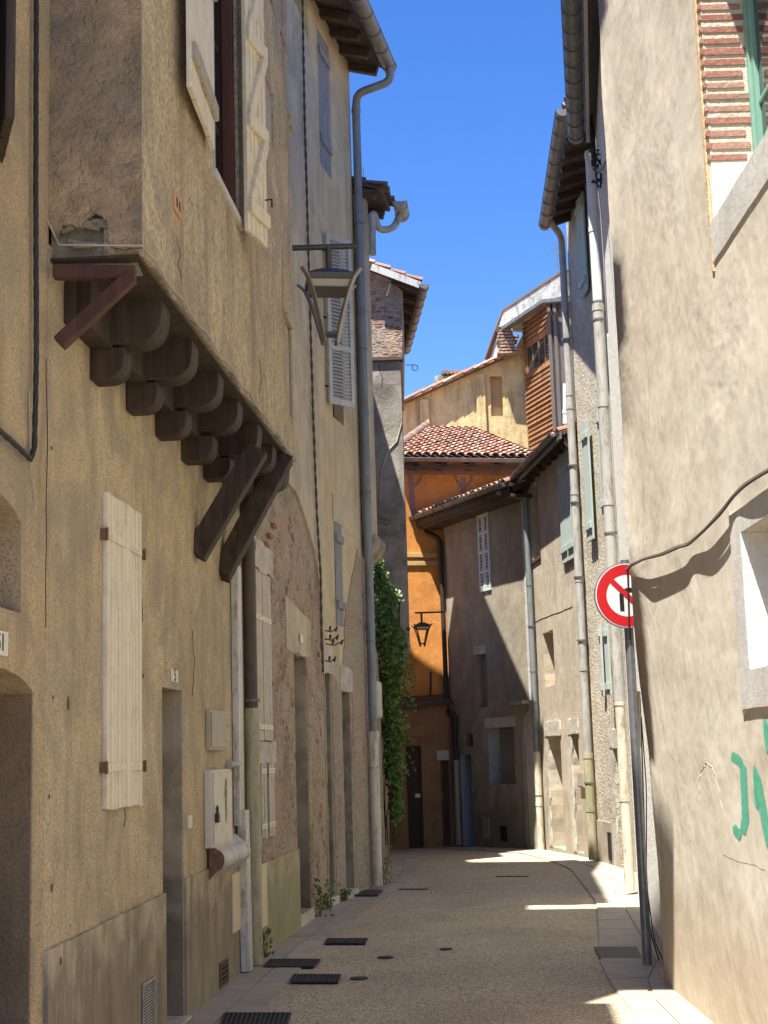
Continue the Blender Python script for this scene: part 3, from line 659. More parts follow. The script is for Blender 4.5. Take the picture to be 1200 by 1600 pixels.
# open brown shutter leaf high up, swung towards the viewer
a = at(0, 172, 6.62); b = at(24, 140, 5.95); SH = Pl((a.x, a.y), (b.x, b.y), 1)
zb = 4.45
o = mk('window_frame', (lambda m: (m.box(LA, LA.uv(0,150)[0]-1.0, LA.uv(0,150)[0]-0.05, zb, zb+1.3, 0.002, 0.05), m)[1])(MB()), M['darkwood'], H1, bevel=0.004)
plank_leaf(H1, SH, 0, SH.L, zb, zb+1.3, 0, M['darkwood'], th=0.04, n=3, label='dark brown shutter leaf standing open')
def text_mesh(name, txt, size, P, u, z, d, mat, parent, flip=1):
    cu = bpy.data.curves.new(name, 'FONT'); cu.body = txt; cu.size = size; cu.extrude = 0.0015; cu.align_x = 'CENTER'; cu.align_y = 'CENTER'
    tmp = bpy.data.objects.new('tmp', cu); C.objects.link(tmp); dg = bpy.context.evaluated_depsgraph_get()
    me = bpy.data.meshes.new_from_object(tmp.evaluated_get(dg)); bpy.data.objects.remove(tmp); me.name = name
    X = P.a*flip; Z = Vector((0,0,1)); O = P.pt(u, z, d)
    for v in me.vertices: c = v.co.copy(); v.co = O+X*c.x+Z*c.y+P.n*(c.z+0.0015)
    me.materials.clear(); me.materials.append(mat)
    o = bpy.data.objects.new(name, me); C.objects.link(o)
    if parent: o.parent = parent; o.matrix_parent_inverse = world_of(parent).inverted()
    return o
def plate(name, P, xa, ya, xb, yb, d, txt, label, parent, ts=0.12, tilt=False, flip=1):
    r = P.rc(xa, ya, xb, yb, d); mb = MB(); mb.box(P, r[0], r[1], r[2], r[3], d+0.002, d+0.008)
    o = mk(name, mb, M['plate'], parent, bevel=0.002, label=label)
    if txt: text_mesh('numeral', txt, ts, P, (r[0]+r[1])/2, (r[2]+r[3])/2, d+0.0085, M['signblack'], o, flip)
    return o
plate('house_number', LA, -14, 982, 10, 1026, 0, '51', 'white enamel plate reading 51', H1, 0.11)

# ---- jettied house
H2 = thing('jettied_house', LA.pt(SEAM+2.5, 0), 'tan roughcast house whose upper storey juts out on dark timber corbels', 'house')
dr = LA.rc(253, 1073, 288, 1570); dr = (dr[0], dr[1], 0.0, dr[3]); sh = LA.rc(160, 768, 217, 1258)
pl = LA.uv(160, 1440)[1]; PLZ = pl
wall('wall', LA, rect(SEAM, L2END, -0.3, JZ+0.05), [jitter(rect(dr[0], dr[1], dr[2], dr[3]), 0.004), rect(sh[0], sh[1], sh[2], sh[3])], M['tan'], H2, depth=[0.5, 0.02], thick=0.6)
body(H2, LA, SEAM, L2END, 11.0, -0.603, -5, M['tan'])
# lining of the doorway, stained render
mb = MB(); mb.box(LA, dr[1]-0.012, dr[1]+0.03, 0.001, dr[3]-0.003, -0.495, -0.006); mk('door_jamb', mb, M['jamb'], H2)
panel_door(H2, LA, dr[0]+0.01, dr[1]-0.015, 0.03, dr[3]-0.01, -0.497, M['door'])
mb = MB(); mb.box(LA, dr[0], dr[1], 0.0, 0.03, -0.49, 0.05); mk('doorstep', mb, M['lintel'], H2, bevel=0.006)
# plinths
mb = MB(); mb.prism([LA.pt(u, z, 0.001) for u, z in jitter([(SEAM+0.01, -0.05), (dr[0]-0.004, -0.05), (dr[0]-0.004, PLZ+0.02), (SEAM+0.01, PLZ-0.02)], 0.004)], LA.n*0.022); mk('plinth', mb, M['plinth'], H2)
p2z = LA.uv(330, 1355)[1]
mb = MB(); mb.prism([LA.pt(u, z, 0.001) for u, z in jitter([(dr[1]+0.004, -0.05), (L2END-0.02, -0.05), (L2END-0.02, p2z), (dr[1]+0.004, p2z)], 0.004)], LA.n*0.016); mk('plinth', mb, M['plinth'], H2)
# closed cream shutters, two leaves
um = (sh[0]*1.0+sh[1])/2+0.02
def closed_pair(parent, P, r, d, mat, n=4, strap=(0.13, 0.86), split=None, names='shutter'):
    m = split or (r[0]+r[1])/2
    for a, b in ((r[0]+0.008, m-0.006), (m+0.006, r[1]-0.008)):
        plank_leaf(parent, P, a, b, r[2], r[3], d, mat, n=n, strap=strap)
closed_pair(H2, LA, sh, -0.005, M['cream'], n=5, split=um)
mb = MB(); mb.box(LA, um-0.022, um+0.03, sh[2]+0.004, sh[3]-0.004, 0.026, 0.043); mk('cover_strip', mb, M['cream'], H2, bevel=0.003)
for zz in (sh[2]+0.13*(sh[3]-sh[2]), sh[2]+0.86*(sh[3]-sh[2])):
    for uu in (sh[0]-0.03, sh[1]+0.02):
        mb = MB(); mb.box(LA, uu-0.02, uu+0.02, zz-0.03, zz+0.03, 0.0, 0.03); mb.tube([LA.pt(uu, zz-0.035, 0.035), LA.pt(uu, zz+0.035, 0.035)], 0.009, 8); mk('hinge_pin', mb, M['rust'], H2)
plate('house_number', LA, 266, 1045, 277, 1067, 0, '5', 'small pale plate reading 5', H2, 0.12)
# vents
def vent(P, xa, ya, xb, yb, fm, label, parent, d=0.02, bars=7, horiz=True):
    r = P.rc(xa, ya, xb, yb, d); mb = MB(); f = 0.012
    mb.box(P, r[0], r[1], r[2], r[3], d+0.001, d+0.005)
    o = mk('vent', mb, M['dark'], parent, label=label); b = MB()
    b.box(P, r[0], r[0]+f, r[2], r[3], d+0.005, d+0.014); b.box(P, r[1]-f, r[1], r[2], r[3], d+0.005, d+0.014); b.box(P, r[0]+f, r[1]-f, r[2], r[2]+f, d+0.0055, d+0.0135); b.box(P, r[0]+f, r[1]-f, r[3]-f, r[3], d+0.0055, d+0.0135)
    for i in range(bars):
        if horiz: z = r[2]+f+(i+0.5)*(r[3]-r[2]-2*f)/bars; b.box(P, r[0]+f, r[1]-f, z-0.004, z+0.004, d+0.005, d+0.011)
        else: u = r[0]+f+(i+0.5)*(r[1]-r[0]-2*f)/bars; b.box(P, u-0.006, u+0.006, r[2]+f, r[3]-f, d+0.005, d+0.011)
    mk('vent_frame', b, fm, o); return o
vent(LA, 221, 1537, 241, 1604, M['greypipe'], 'grey metal grille low in the plinth', H2, 0.023, 16)
vent(LA, 342, 1506, 355, 1534, M['rust'], 'small rusty vent at pavement level', H2, 0.016, 4)
r = LA.rc(291, 1274, 296, 1294); mb = MB(); mb.box(LA, r[0], r[1]+0.01, r[2], r[3], 0.001, 0.02); mk('doorbell', mb, M['boxcream'], H2, bevel=0.004)
# jetty face
Jn = JF.uv(222, 300)[0]; Je = JF.uv(459, 640)[0]
w1 = JF.rc(329, -60, 374, 330); w1 = (w1[0], w1[1], JF.uv(350, 300)[1], JF.uv(350, 300)[1]+1.9)
w2 = JF.rc(412, 108, 424, 225); w2 = (w2[0], w2[1]+0.15, w2[2], w2[3])
w3 = JF.rc(446, 500, 456, 655); w3 = (w3[0]-0.02, w3[1], w3[2], w3[3])
ph = [JF.rc(437, 52, 449, 78), JF.rc(419, -6, 429, 13), JF.rc(452, 172, 457, 212)]
edge = [(Jn, JZ-0.02)]; k = 46
for i in range(1, k): edge.append((Jn+(Je-Jn)*i/k, JZ+random.uniform(-0.012, 0.015)+0.012*math.sin(i*0.7)))
outl = edge+[(Je, JZ), (Je, 11.1), (Jn, 11.1)]
wall('jetty', JF, outl, [jitter(rect(*w1), 0.006), rect(*w2), rect(*w3)]+[arch(p[0], p[1], p[2], p[3], 0.05) for p in ph], M['jetty'], H2, depth=[0.16, 0.06, 0.05, 0.12, 0.12, 0.12], thick=0.2)
# jetty near side, with its ragged lower edge
SN = Pl(tuple(LA.pt(SEAM, 0).xy), tuple(JF.pt(Jn, 0).xy), 1)
if SN.n.y > 0: SN.n = -SN.n
rag = [SN.uv(x, y) for x, y in ((64, 300), (70, 322), (78, 350), (90, 372), (98, 352), (112, 350), (128, 356), (134, 344), (148, 333), (160, 338), (168, 345), (170, 378), (178, 388), (196, 391), (212, 389), (221, 384))]
rag = [(0.0, rag[2][1])]+[(u, z) for u, z in rag if 0.02 < u < SN.L-0.005]
rag = [p for i, p in enumerate(rag) if i == 0 or p[0] > max(q[0] for q in rag[:i])+0.004]
rag2 = []
for p, q in zip(rag, rag[1:]):
    rag2.append(p); rag2.append(((p[0]+q[0])/2+random.uniform(-0.006, 0.006), (p[1]+q[1])/2+random.uniform(-0.01, 0.01)))
rag2.append(rag[-1])
wall('jetty_side', SN, rag2+[(SN.L, rag2[-1][1]), (SN.L-0.001, 11.1), (0.0, 11.1)], [], M['jetty_side'], H2, thick=0.05, d0=0.012, label='grey side of the jutting storey with a broken lower edge')
wall('broken_lath', SN, [(0.0, JZ-0.04), (SN.L-0.03, JZ-0.04), (SN.L-0.03, JZ+0.75), (0.0, JZ+0.75)], [], M['stone'], H2, thick=0.2, d0=-0.06)
for i in range(9):
    mb = MB(); a = SN.pt(0.03+0.04*i+random.uniform(0, 0.03), JZ+0.02+random.uniform(0, 0.15), -0.03); b = a+SN.a*random.uniform(0.06, 0.13)+Vector((0,0,random.uniform(-0.05, 0.05)))
    mb.bar(a, b, 0.04, random.uniform(0.02, 0.05)); mk('rubble_lump', mb, M['stone'], H2, bevel=0.008)
mb = MB(); mb.box(LA, SEAM+0.02, Je-0.03, JZ-0.035, JZ-0.02, 0.003, JD-0.012); mb.box(LA, SEAM+0.26, L2END-0.02, 3.98, JZ-0.02, 0.002, 0.06)
mk('jetty_floor', mb, M['darkwood'], H2)
body(H2, LA, SEAM+0.4, Je, 11.0, -0.60, JD-0.21, M['tan'], z0=JZ+0.03, name='upper_walls')
simple_roof(H2, JF, Jn-0.02, Je+0.02, 11.15, 0.6, 5.4, 1.6, M['tile_dark'])
# corbels: long upper beam over short lower beam
def corbel(u, zt, zb, proj, w, label=None):
    prof = [(0.0, zt), (proj, zt), (proj+0.005, zt-0.04)]; r = (zt-zb)*0.55
    for i in range(6):
        a = math.pi/2*i/5; prof.append((proj-r+r*math.cos(a), zb+r-r*math.sin(a)))
    prof.append((0.0, zb))
    mb = MB(); mb.prism([LA.pt(u, z, d+0.003) for d, z in prof], LA.a*w); return mk('corbel', mb, M['darkwood'], H2, bevel=0.006)
Us = [LA.uv(0, 0)[0]]*0
ys_ = [8.0+0.78*i for i in range(7)]
for i, Y in enumerate(ys_):
    u = (Y-3.0)*math.hypot(1, 0.0766)-0.1
    e = random.uniform; corbel(u+e(-.015, .015), JZ-0.03, JZ-0.27+e(-.012, .015), 0.42+e(-.02, .012), 0.2+e(-.012, .012)); corbel(u+e(-.01, .025), JZ-0.289, JZ-0.46+e(-.015, .015), 0.21+e(-.02, .02), 0.18+e(-.015, .015))
# infill boards between the beams
mb = MB(); mb.box(LA, SEAM+0.3, L2END-0.05, JZ-0.30, JZ-0.021, 0.06, 0.13); mk('infill_board', mb, M['darkwood'], H2)
def strut(a, b, w, h, mat=M['darkwood'], up=None):
    mb = MB(); mb.bar(a, b, w, h, up or LA.a); return mk('brace', mb, mat, H2, bevel=0.008)
strut(LA.pt(LA.uv(305, 868)[0], LA.uv(305, 868)[1], 0.0), JF.pt(JF.uv(408, 728)[0]-0.02, JF.uv(408, 728)[1]+0.12, -0.02), 0.16, 0.13)
strut(LA.pt(LA.uv(344, 900)[0], LA.uv(344, 900)[1], 0.0), JF.pt(JF.uv(448, 738)[0], JF.uv(448, 738)[1]+0.13, -0.02), 0.16, 0.14)
# near triangular bracket
s0 = SN.uv(105, 427)[1]; 
strut(SN.pt(0.03, SN.uv(110, 427)[1], 0.02), SN.pt(SN.L-0.03, SN.uv(205, 430)[1], 0.02), 0.07, 0.07, M['redwood'], Vector((0,0,1)))
strut(SN.pt(SN.uv(94, 540)[0], SN.uv(94, 540)[1], 0.03), SN.pt(SN.L-0.05, SN.uv(210, 432)[1]-0.01, 0.03), 0.07, 0.075, M['redwood'], SN.n.cross(Vector((1,0,1))))
# thin wire under the jetty
mb = MB(); pts = [SN.pt(0.0, JZ+0.16, 0.04), SN.pt(0.06, JZ+0.03, 0.04), SN.pt(SN.L+0.01, JZ+0.02, 0.04)]
for i in range(26): pts.append(JF.pt(Jn+(Je-Jn)*i/25, JZ+0.01+0.02*math.sin(i*1.9)+random.uniform(-0.006, 0.006), 0.018))
mb.tube(pts, 0.006, 6); tag(mk('telephone_wire', mb, M['cablew']), 'thin pale wire following the lower edge of the jutting storey', 'wire')
# jetty window: frame, sash, shutters
o = glazed(H2, JF, w1[0]+0.01, w1[1]-0.01, w1[2]+0.01, w1[3], -0.155, M['redwood'], 2, 3)
mb = MB(); mb.box(JF, w1[1]-0.10, w1[1]-0.03, w1[2]+0.02, w1[3]-0.02, -0.10, -0.02); mk('window_post', mb, M['redwood'], H2, bevel=0.005)
mb = MB(); mb.box(JF, w1[0]+0.004, w1[0]+0.16, w1[2]+0.01, w1[3]-0.02, -0.15, -0.012); mk('window_lining', mb, M['greypipe'], H2)
mb = MB(); mb.box(JF, w1[0]-0.02, w1[1]+0.04, w1[2]-0.05, w1[2]+0.005, -0.1, 0.03); mk('sill', mb, M['greyband'], H2, bevel=0.006)
zt = w1[3]+0.05
LW = 0.50
a = on(JF, 329, 240, 0.03); b = on(JF, 291, 160, 0.07); Lf1 = Pl(tuple(a.xy), tuple(b.xy), 1)
if Lf1.n.x < 0: Lf1.n = -Lf1.n
ub = JF.uv(300, 182); zsh = JF.uv(326, 243)[1]
plank_leaf(H2, Lf1, 0, Lf1.L, zsh, zt, 0, M['cream'], n=5, battens=(0.12, 0.55, 0.95), batmat=M['greywood'], label='shutter leaf folded back on the near side, grey battens')
a = on(JF, 381, 350, 0.05); b = on(JF, 413, 385, 0.13); Lf2 = Pl(tuple(a.xy), tuple(b.xy), 1); L2l = Lf2.L
if Lf2.n.x < 0: Lf2.n = -Lf2.n
zs2 = Lf2.uv(384, 362)[1]
lf = plank_leaf(H2, Lf2, 0, L2l, zs2, zt+0.3, 0, M['cream'], n=5, battens=(0.08, 0.36, 0.64, 0.92), diag=True, label='cream shutter leaf on the far side with zigzag braces')
for zz in (zs2+0.25, zt-0.1):
    mb = MB(); mb.tube([JF.pt(w1[1]+0.0, zz, 0.0), JF.pt(w1[1]+0.02, zz, 0.06), Lf2.pt(0.03, zz, 0.02)], 0.012, 6); mk('hinge_pin', mb, M['whitepl'], H2)
mb = MB(); q = Lf2.pt(L2l*0.7, zs2+0.32, 0.06); mb.tube([q, q+Lf2.n*0.05, q+Lf2.n*0.05+Vector((0,0,-0.06))], 0.007, 6); mk('shutter_hook', mb, M['iron'], H2)
# small windows of the jetty
mb = MB(); mb.box(JF, w2[0], w2[1], w2[2], w2[3], -0.055, -0.02); mk('window', mb, M['greywood'], H2, bevel=0.004)
mb = MB(); mb.box(JF, w3[0]+0.01, w3[1]-0.01, w3[2]+0.01, w3[3]-0.01, -0.049, -0.015); mk('window', mb, M['strip'], H2, bevel=0.004)
r = JF.rc(445, 490, 458, 505); mb = MB(); mb.box(JF, w3[0]-0.03, w3[1]+0.03, w3[3]+0.0, w3[3]+0.06, 0.001, 0.03); mk('window_head', mb, M['strip'], H2, bevel=0.004)
r = JF.rc(270, 298, 281, 352)
mb = MB(); mb.box(JF, r[0], r[1], r[2]+0.03, r[3]+0.01, 0.001, 0.012); o = mk('vent', mb, M['terra'], H2, bevel=0.003, label='terracotta air brick with two slots')
mb = MB()
for f in (0.3, 0.68): mb.box(JF, r[0]+(r[1]-r[0])*f-0.016, r[0]+(r[1]-r[0])*f+0.016, r[2]+0.06, r[3]-0.02, 0.0125, 0.0135)
mk('vent_slot', mb, M['dark'], o)
# holes and rust studs in the roughcast
for x, y, s in ((106, 1100, 0.022), (80, 1386, 0.014), (87, 1503, 0.013), (82, 1090, 0.008), (223, 1056, 0.008), (76, 1245, 0.007), (80, 700, 0.007)):
    u, z = LA.uv(x, y); mb = MB(); d0 = 0.024 if y > 1470 else 0.002
    mb.prism([LA.pt(u+s*math.cos(a)*random.uniform(0.7, 1.2), z+s*1.6*math.sin(a)*random.uniform(0.7, 1.2), d0) for a in [i*math.pi/4 for i in range(8)]], LA.n*0.004); mk('rust_stud', mb, M['rust'], H2)
# meter boxes etc (things on the wall)
def wallbox(name, P, xa, ya, xb, yb, th, mat, label, cat, d=0.002, lid=0.012, group=None):
    r = P.rc(xa, ya, xb, yb, d+th); t = thing(name, P.pt((r[0]+r[1])/2, r[2], d), label, cat, group)
    mb = MB(); mb.box(P, r[0], r[1], r[2], r[3], d, d+th); mk('casing', mb, mat, t, bevel=0.006)
    mb = MB(); e = 0.022; mb.box(P, r[0]+e, r[1]-e, r[2]+e, r[3]-e, d+th+0.001, d+th+lid); mk('lid', mb, mat, t, bevel=0.004)
    return t, r
wallbox('meter_box', LA, 328, 1108, 352, 1172, 0.035, M['boxgrey'], 'flat beige grey meter box, upper of the two by the white trunking', 'meter box')
t, r = wallbox('meter_box', LA, 331, 1203, 362, 1316, 0.06, M['boxcream'], 'ivory meter box with olive smear and black padlock', 'meter box')
mb = MB(); uu = r[0]+(r[1]-r[0])*0.62; zc = (r[2]+r[3])/2+0.06
for k in range(5):
    zz = zc-0.12+k*0.055; ww = 0.045-0.006*abs(k-3); mb.prism([LA.pt(uu+ww*math.cos(a)*random.uniform(.7, 1.2), zz+0.05*math.sin(a)*random.uniform(.7, 1.3), 0.0755) for a in [i*math.pi/5 for i in range(10)]], LA.n*(0.001+0.0004*k))
mk('paint_smear', mb, M['olive'], t)
mb = MB(); q = LA.pt(r[0]+0.05, (r[2]+r[3])/2-0.06, 0.09); mb.box(LA, r[0]+0.02, r[0]+0.085, (r[2]+r[3])/2-0.10, (r[2]+r[3])/2-0.035, 0.078, 0.102)
zq = (r[2]+r[3])/2-0.035
mb.tube([LA.pt(r[0]+0.03, zq, 0.09), LA.pt(r[0]+0.03, zq+0.04, 0.09), LA.pt(r[0]+0.053, zq+0.055, 0.09), LA.pt(r[0]+0.075, zq+0.04, 0.09), LA.pt(r[0]+0.075, zq, 0.09)], 0.006, 6); tag(mk('padlock', mb, M['iron']), 'black padlock hanging on the ivory meter box', 'padlock')
# half-round casing under it
r = LA.rc(334, 1330, 372, 1352, 0.05); t = thing('cable_hood', LA.pt(r[0], r[2], 0), 'white half round hood below the ivory meter box', 'cable hood')
prof = [(0.0, r[3]+0.07)]+[(0.12*math.sin(a)**0.6 if a > 0 else 0, (r[2]+r[3])/2+0.02+0.085*math.cos(a)) for a in [math.pi*i/10 for i in range(1, 10)]]+[(0.0, r[2]-0.03)]
mb = MB(); mb.prism([LA.pt(r[0]-0.02, z, d+0.018) for d, z in prof], LA.a*(r[1]-r[0]+0.12)); mk('hood', mb, M['whitepl'], t, bevel=0.006)
mb = MB(); mb.prism([LA.pt(r[0]-0.027, z, d*0.96+0.018) for d, z in prof], LA.a*0.006); mk('end_cap', mb, M['rust'], t)
u_, z_ = LA.uv(352, 1195); mb = MB(); mb.tube([LA.pt(u_, z_, 0.03), LA.pt(u_+0.22, z_, 0.06)], 0.028, 14); tag(mk('conduit_stub', mb, M['greypipe']), 'short grey tube end sticking out above the ivory meter box', 'tube')
r = LA.rc(361, 1366, 376, 1450, 0.02); mb = MB(); mb.box(LA, r[0], r[1], r[2], r[3], 0.018, 0.035); tag(mk('cover_panel', mb, M['creampanel'], None, bevel=0.004), 'narrow cream cover board low on the wall left of the white trunking', 'cover board')
# white trunking
u0_, zt_ = LA.uv(368, 900, 0.03); zk = LA.uv(372, 1290, 0.03)[1]
t = thing('white_trunking', LA.pt(u0_, 0, 0.03), 'tall white plastic trunking running down the house corner to the pavement', 'cable trunking')
mb = MB(); mb.box(LA, u0_-0.09, u0_+0.11, zk, 3.3, 0.004, 0.06); mk('upper_duct', mb, M['whitepl'], t, bevel=0.006)
uc = LA.uv(385, 1420, 0.06)[0]; mb = MB()
mb.prism([LA.pt(u, z, 0.02) for u, z in ((uc-0.16, zk+0.12), (uc+0.02, zk+0.12), (uc+0.04, zk-0.1), (uc+0.12, 0.02), (uc-0.06, 0.02), (uc-0.14, zk-0.1))], LA.n*0.07); mk('lower_duct', mb, M['whitepl'], t, bevel=0.006)
# brown upper + algae lower drainpipe at the party wall
px = Pl((-1.21, 13.12), (-0.78, 17.4), 1); px.n = L3.n
ub_ = L3.uv(396, 1300, 0.07)[0]
top = L3.pt(ub_-0.03, 3.6, 0.07); mid = L3.pt(ub_, L3.uv(388, 1108)[1], 0.07); bot = L3.pt(ub_, 0.02, 0.07)
pipe_thing('drainpipe', [([top, mid], 0.055, M['cableb']), ([mid, bot], 0.065, M['pvcgreen'])], 'algae stained yellowish drainpipe under a dark brown upper length', clips=[(L3.pt(ub_, 2.2, 0.07), 0.065)])
# twisted black cable on the nearest house
def twisted(name, path, r, label, strands=4, pitch=0.42, mat=None):
    t = MB(); pts = [Vector(p) for p in path]; 
    dense = []
    for a, b in zip(pts, pts[1:]):
        k = max(1, int((b-a).length/0.02))
        for i in range(k): dense.append(a+(b-a)*i/k)
    dense.append(pts[-1])
    for s in range(strands):
        q = []; L = 0
        for i, p in enumerate(dense):
            if i: L += (p-dense[i-1]).length
            tg = (dense[min(i+1, len(dense)-1)]-dense[max(i-1, 0)]).normalized(); x = tg.cross(Vector((0.3,1,0.1))).normalized(); y = tg.cross(x)
            a = 2*math.pi*(L/pitch+s/strands); q.append(p+x*math.cos(a)*r*0.9+y*math.sin(a)*r*0.9)
        t.tube(q, r, 6)
    return tag(mk(name, t, mat or M['cable']), label, 'cable')
twisted('power_cable', [on(LA, 57, -40, 0.03), on(LA, 56, 300, 0.03), on(LA, 57, 560, 0.03), on(LA, 54, 700, 0.03), on(LA, 48, 718, 0.03), on(LA, 30, 700, 0.03), on(LA, -20, 655, 0.03)], 0.0075, 'twisted black cable dropping down the nearest left house front')
mb = MB(); mb.tube([on(LA, 46, 610, 0.01), on(LA, 47, 720, 0.012), on(LA, 55, 790, 0.01), on(LA, 50, 800, 0.01)], 0.003, 5); tag(mk('thin_wire', mb, M['cablew']), 'hair thin pale wire below the twisted cable loop', 'wire')

# ---- rubble house
H3 = thing('rubble_house', L3.pt(2, 0), 'narrow house of worn brick and rubble beyond the jettied house', 'house')
d3 = L3.rc(459, 1022, 487, 1418); d3 = (d3[0], d3[1], 0.12, d3[3])
s3 = L3.rc(391, 885, 424, 1158); k3 = L3.rc(403, 1182, 426, 1305)
zup = 3.9
wall('wall', L3, rect(0.0, L3.L, -0.3, 10.5), [jitter(rect(*d3), 0.008), rect(s3[0], s3[1], s3[2], s3[3]), rect(k3[0], k3[1], k3[2], k3[3])], M['rubble'], H3, depth=[0.4, 0.05, 0.12], thick=0.6)
body(H3, L3, 0, L3.L, 10.5, -0.603, -5, M['tan'])
# remaining plaster coats
zc = L3.uv(470, 760)[1]
uA = L3.uv(463, 760)[0]
out = [(0.05, 10.5), (0.05, zc+0.5)]
cur = [L3.uv(x, y) for x, y in ((459, 770), (470, 800), (480, 830), (488, 860), (494, 900), (497, 950), (500, 990))]
out = [(0.02, 10.52), (0.02, cur[0][1]+0.12)]+cur+[(L3.L-0.006, cur[-1][1]-0.25), (L3.L-0.006, 10.52)]
wall('plaster_coat', L3, jitter(out, 0.015), [], M['strip'], H3, thick=0.05, d0=0.03)
pz = L3.uv(430, 1340)[1]
wall('plinth', L3, jitter([(0.12, -0.1), (d3[0]-0.02, -0.1), (d3[0]-0.02, pz), (0.12, pz)], 0.008), [], M['moss'], H3, thick=0.03, d0=0.025)
out = [(d3[0]-0.5, d3[3]+0.02), (d3[0]-0.5, d3[3]+0.55), (d3[1]+0.25, d3[3]+0.45), (d3[1]+0.2, d3[3]+0.02)]
wall('lintel_plaster', L3, jitter(out, 0.012), [], M['strip'], H3, thick=0.02, d0=0.012)
wall('lintel', L3, jitter([(s3[0]-0.02, s3[3]+0.0), (s3[1]+0.06, s3[3]), (s3[1]+0.06, s3[3]+0.27), (s3[0]-0.02, s3[3]+0.3)], 0.02), [], M['lintel'], H3, thick=0.05, d0=0.03)
wall('sill', L3, jitter([(s3[0]+0.0, s3[2]-0.2), (s3[1]+0.04, s3[2]-0.2), (s3[1]+0.04, s3[2]-0.01), (s3[0]+0.0, s3[2]-0.01)], 0.01), [], M['lintel'], H3, thick=0.05, d0=0.04)
closed_pair(H3, L3, s3, -0.01, M['paleold'], n=3, strap=(0.08, 0.72))
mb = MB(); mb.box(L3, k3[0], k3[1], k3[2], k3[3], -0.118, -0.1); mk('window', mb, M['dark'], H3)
for a, b, dx in ((k3[0]-0.0, k3[0]+0.26, 0.0), (k3[1]-0.3, k3[1]+0.0, 0.0)):
    plank_leaf(H3, L3, a, b, k3[2], k3[3], 0.0, M['paleold'], n=2, strap=(0.15, 0.82))
panel_door(H3, L3, d3[0], d3[1], 0.12, d3[3], -0.398, M['door'])
mb = MB(); mb.box(L3, d3[1]-0.03, d3[1]+0.01, 0.121, d3[3]-0.004, -0.39, -0.01); mk('door_jamb', mb, M['jamb'], H3)
mb = MB(); mb.box(L3, d3[0]-0.02, d3[1]+0.03, 0.0, 0.118, -0.38, 0.03); mk('doorstep', mb, M['lintel'], H3, bevel=0.01)
plate('house_number', L3, 468, 990, 473, 1006, 0.02, None, None, H3)
r = L3.rc(404, 1352, 417, 1445, 0.03); mb = MB(); mb.box(L3, r[0], r[1], r[2], r[3], 0.026, 0.04); tag(mk('cover_panel', mb, M['creampanel'], None, bevel=0.003), 'cream cover board on the mossy plinth right of the algae stained pipe', 'cover board')
mb = MB(); pts = [on(L3, 398, 1165, 0.04), on(L3, 406, 1215, 0.07), on(L3, 402, 1245, 0.05), on(L3, 403, 1360, 0.06), on(L3, 409, 1400, 0.06), on(L3, 408, 1495, 0.04)]; mb.tube(bend(pts, 0.2), 0.008, 6); tag(mk('loose_cable', mb, M['cable']), 'loose black cable looping down beside the algae stained pipe', 'cable')
# brick ends and broken tile sticking out under the jetty
for x, y in ((418, 838), (425, 822), (412, 852)):
    mb = MB(); u, z = L3.uv(x, y); mb.box(L3, u-0.08, u+0.06, z-0.02, z+0.022, 0.0, random.uniform(0.03, 0.06)); mk('broken_brick', mb, M['brick'], H3, bevel=0.008)
# facade cable with little insulator arms
twisted('facade_cable', [on(L3, 472, -30, 0.06), on(L3, 476, 180, 0.06), on(L3, 482, 400, 0.06), on(L3, 489, 640, 0.06), on(L3, 495, 800, 0.06), on(L3, 501, 900, 0.06), on(L3, 503, 1010, 0.06), on(L3, 505, 1050, 0.06)], 0.009, 'thin brown cable running the full height of the rubble house front', 2, 0.3, M['cableb'])
t = thing('cable_bracket', on(L3, 505, 1000, 0.05), 'black cable clamps sticking out from the facade cable above the doors', 'cable bracket')
for x, y, l in ((508, 985, 0.14), (507, 998, 0.16), (509, 1006, 0.20), (508, 1032, 0.12)):
    mb = MB(); a = on(L3, x, y, 0.06); mb.tube([a, a+Vector((l*0.5, 0, -0.02)), a+Vector((l, 0.05, 0.03))], 0.008, 6); mb.tube([a+Vector((l*0.4,0,0.0)), a+Vector((l*0.45,0.02,0.045))], 0.014, 8); mb.tube([a+Vector((l*0.9,0,-0.01)), a+Vector((l*0.99,0.05,0.04))], 0.012, 8); mk('clamp', mb, M['iron'], t)

# ---- tall tan house with louvred shutters
H4 = thing('tall_tan_house', L4.pt(1, 0), 'tall tan rendered house with one louvred shutter ajar', 'house')
dA = L4.rc(507, 1052, 525, 1410); dB = L4.rc(533, 1080, 556, 1400); dA = (max(dA[0], 0.06), dA[1], 0.1, dA[3]); dB = (dB[0], dB[1], 0.1, dB[3])
wU = L4.rc(495, 38, 515, 270); wM = L4.rc(514, 395, 537, 640); wL = L4.rc(521, 815, 537, 980)
wU = (max(wU[0], 0.05), wU[1]+0.1, L4.uv(505, 262)[1], L4.uv(505, 60)[1]); wM = (wM[0], wM[1], L4.uv(525, 655)[1], L4.uv(525, 385)[1])
ga = at(612, 96, 19.3); Z4 = ga.z+0.10
wall('wall', L4, rect(0.0, L4.L, -0.3, Z4), [jitter(rect(*dA), 0.01), jitter(rect(*dB), 0.01), rect(*wU), rect(*wM), rect(*wL)], M['l4'], H4, depth=[0.45, 0.45, 0.08, 0.15, 0.06], thick=0.6)
body(H4, L4, 0, L4.L, Z4-0.02, -0.603, -5, M['l4'])
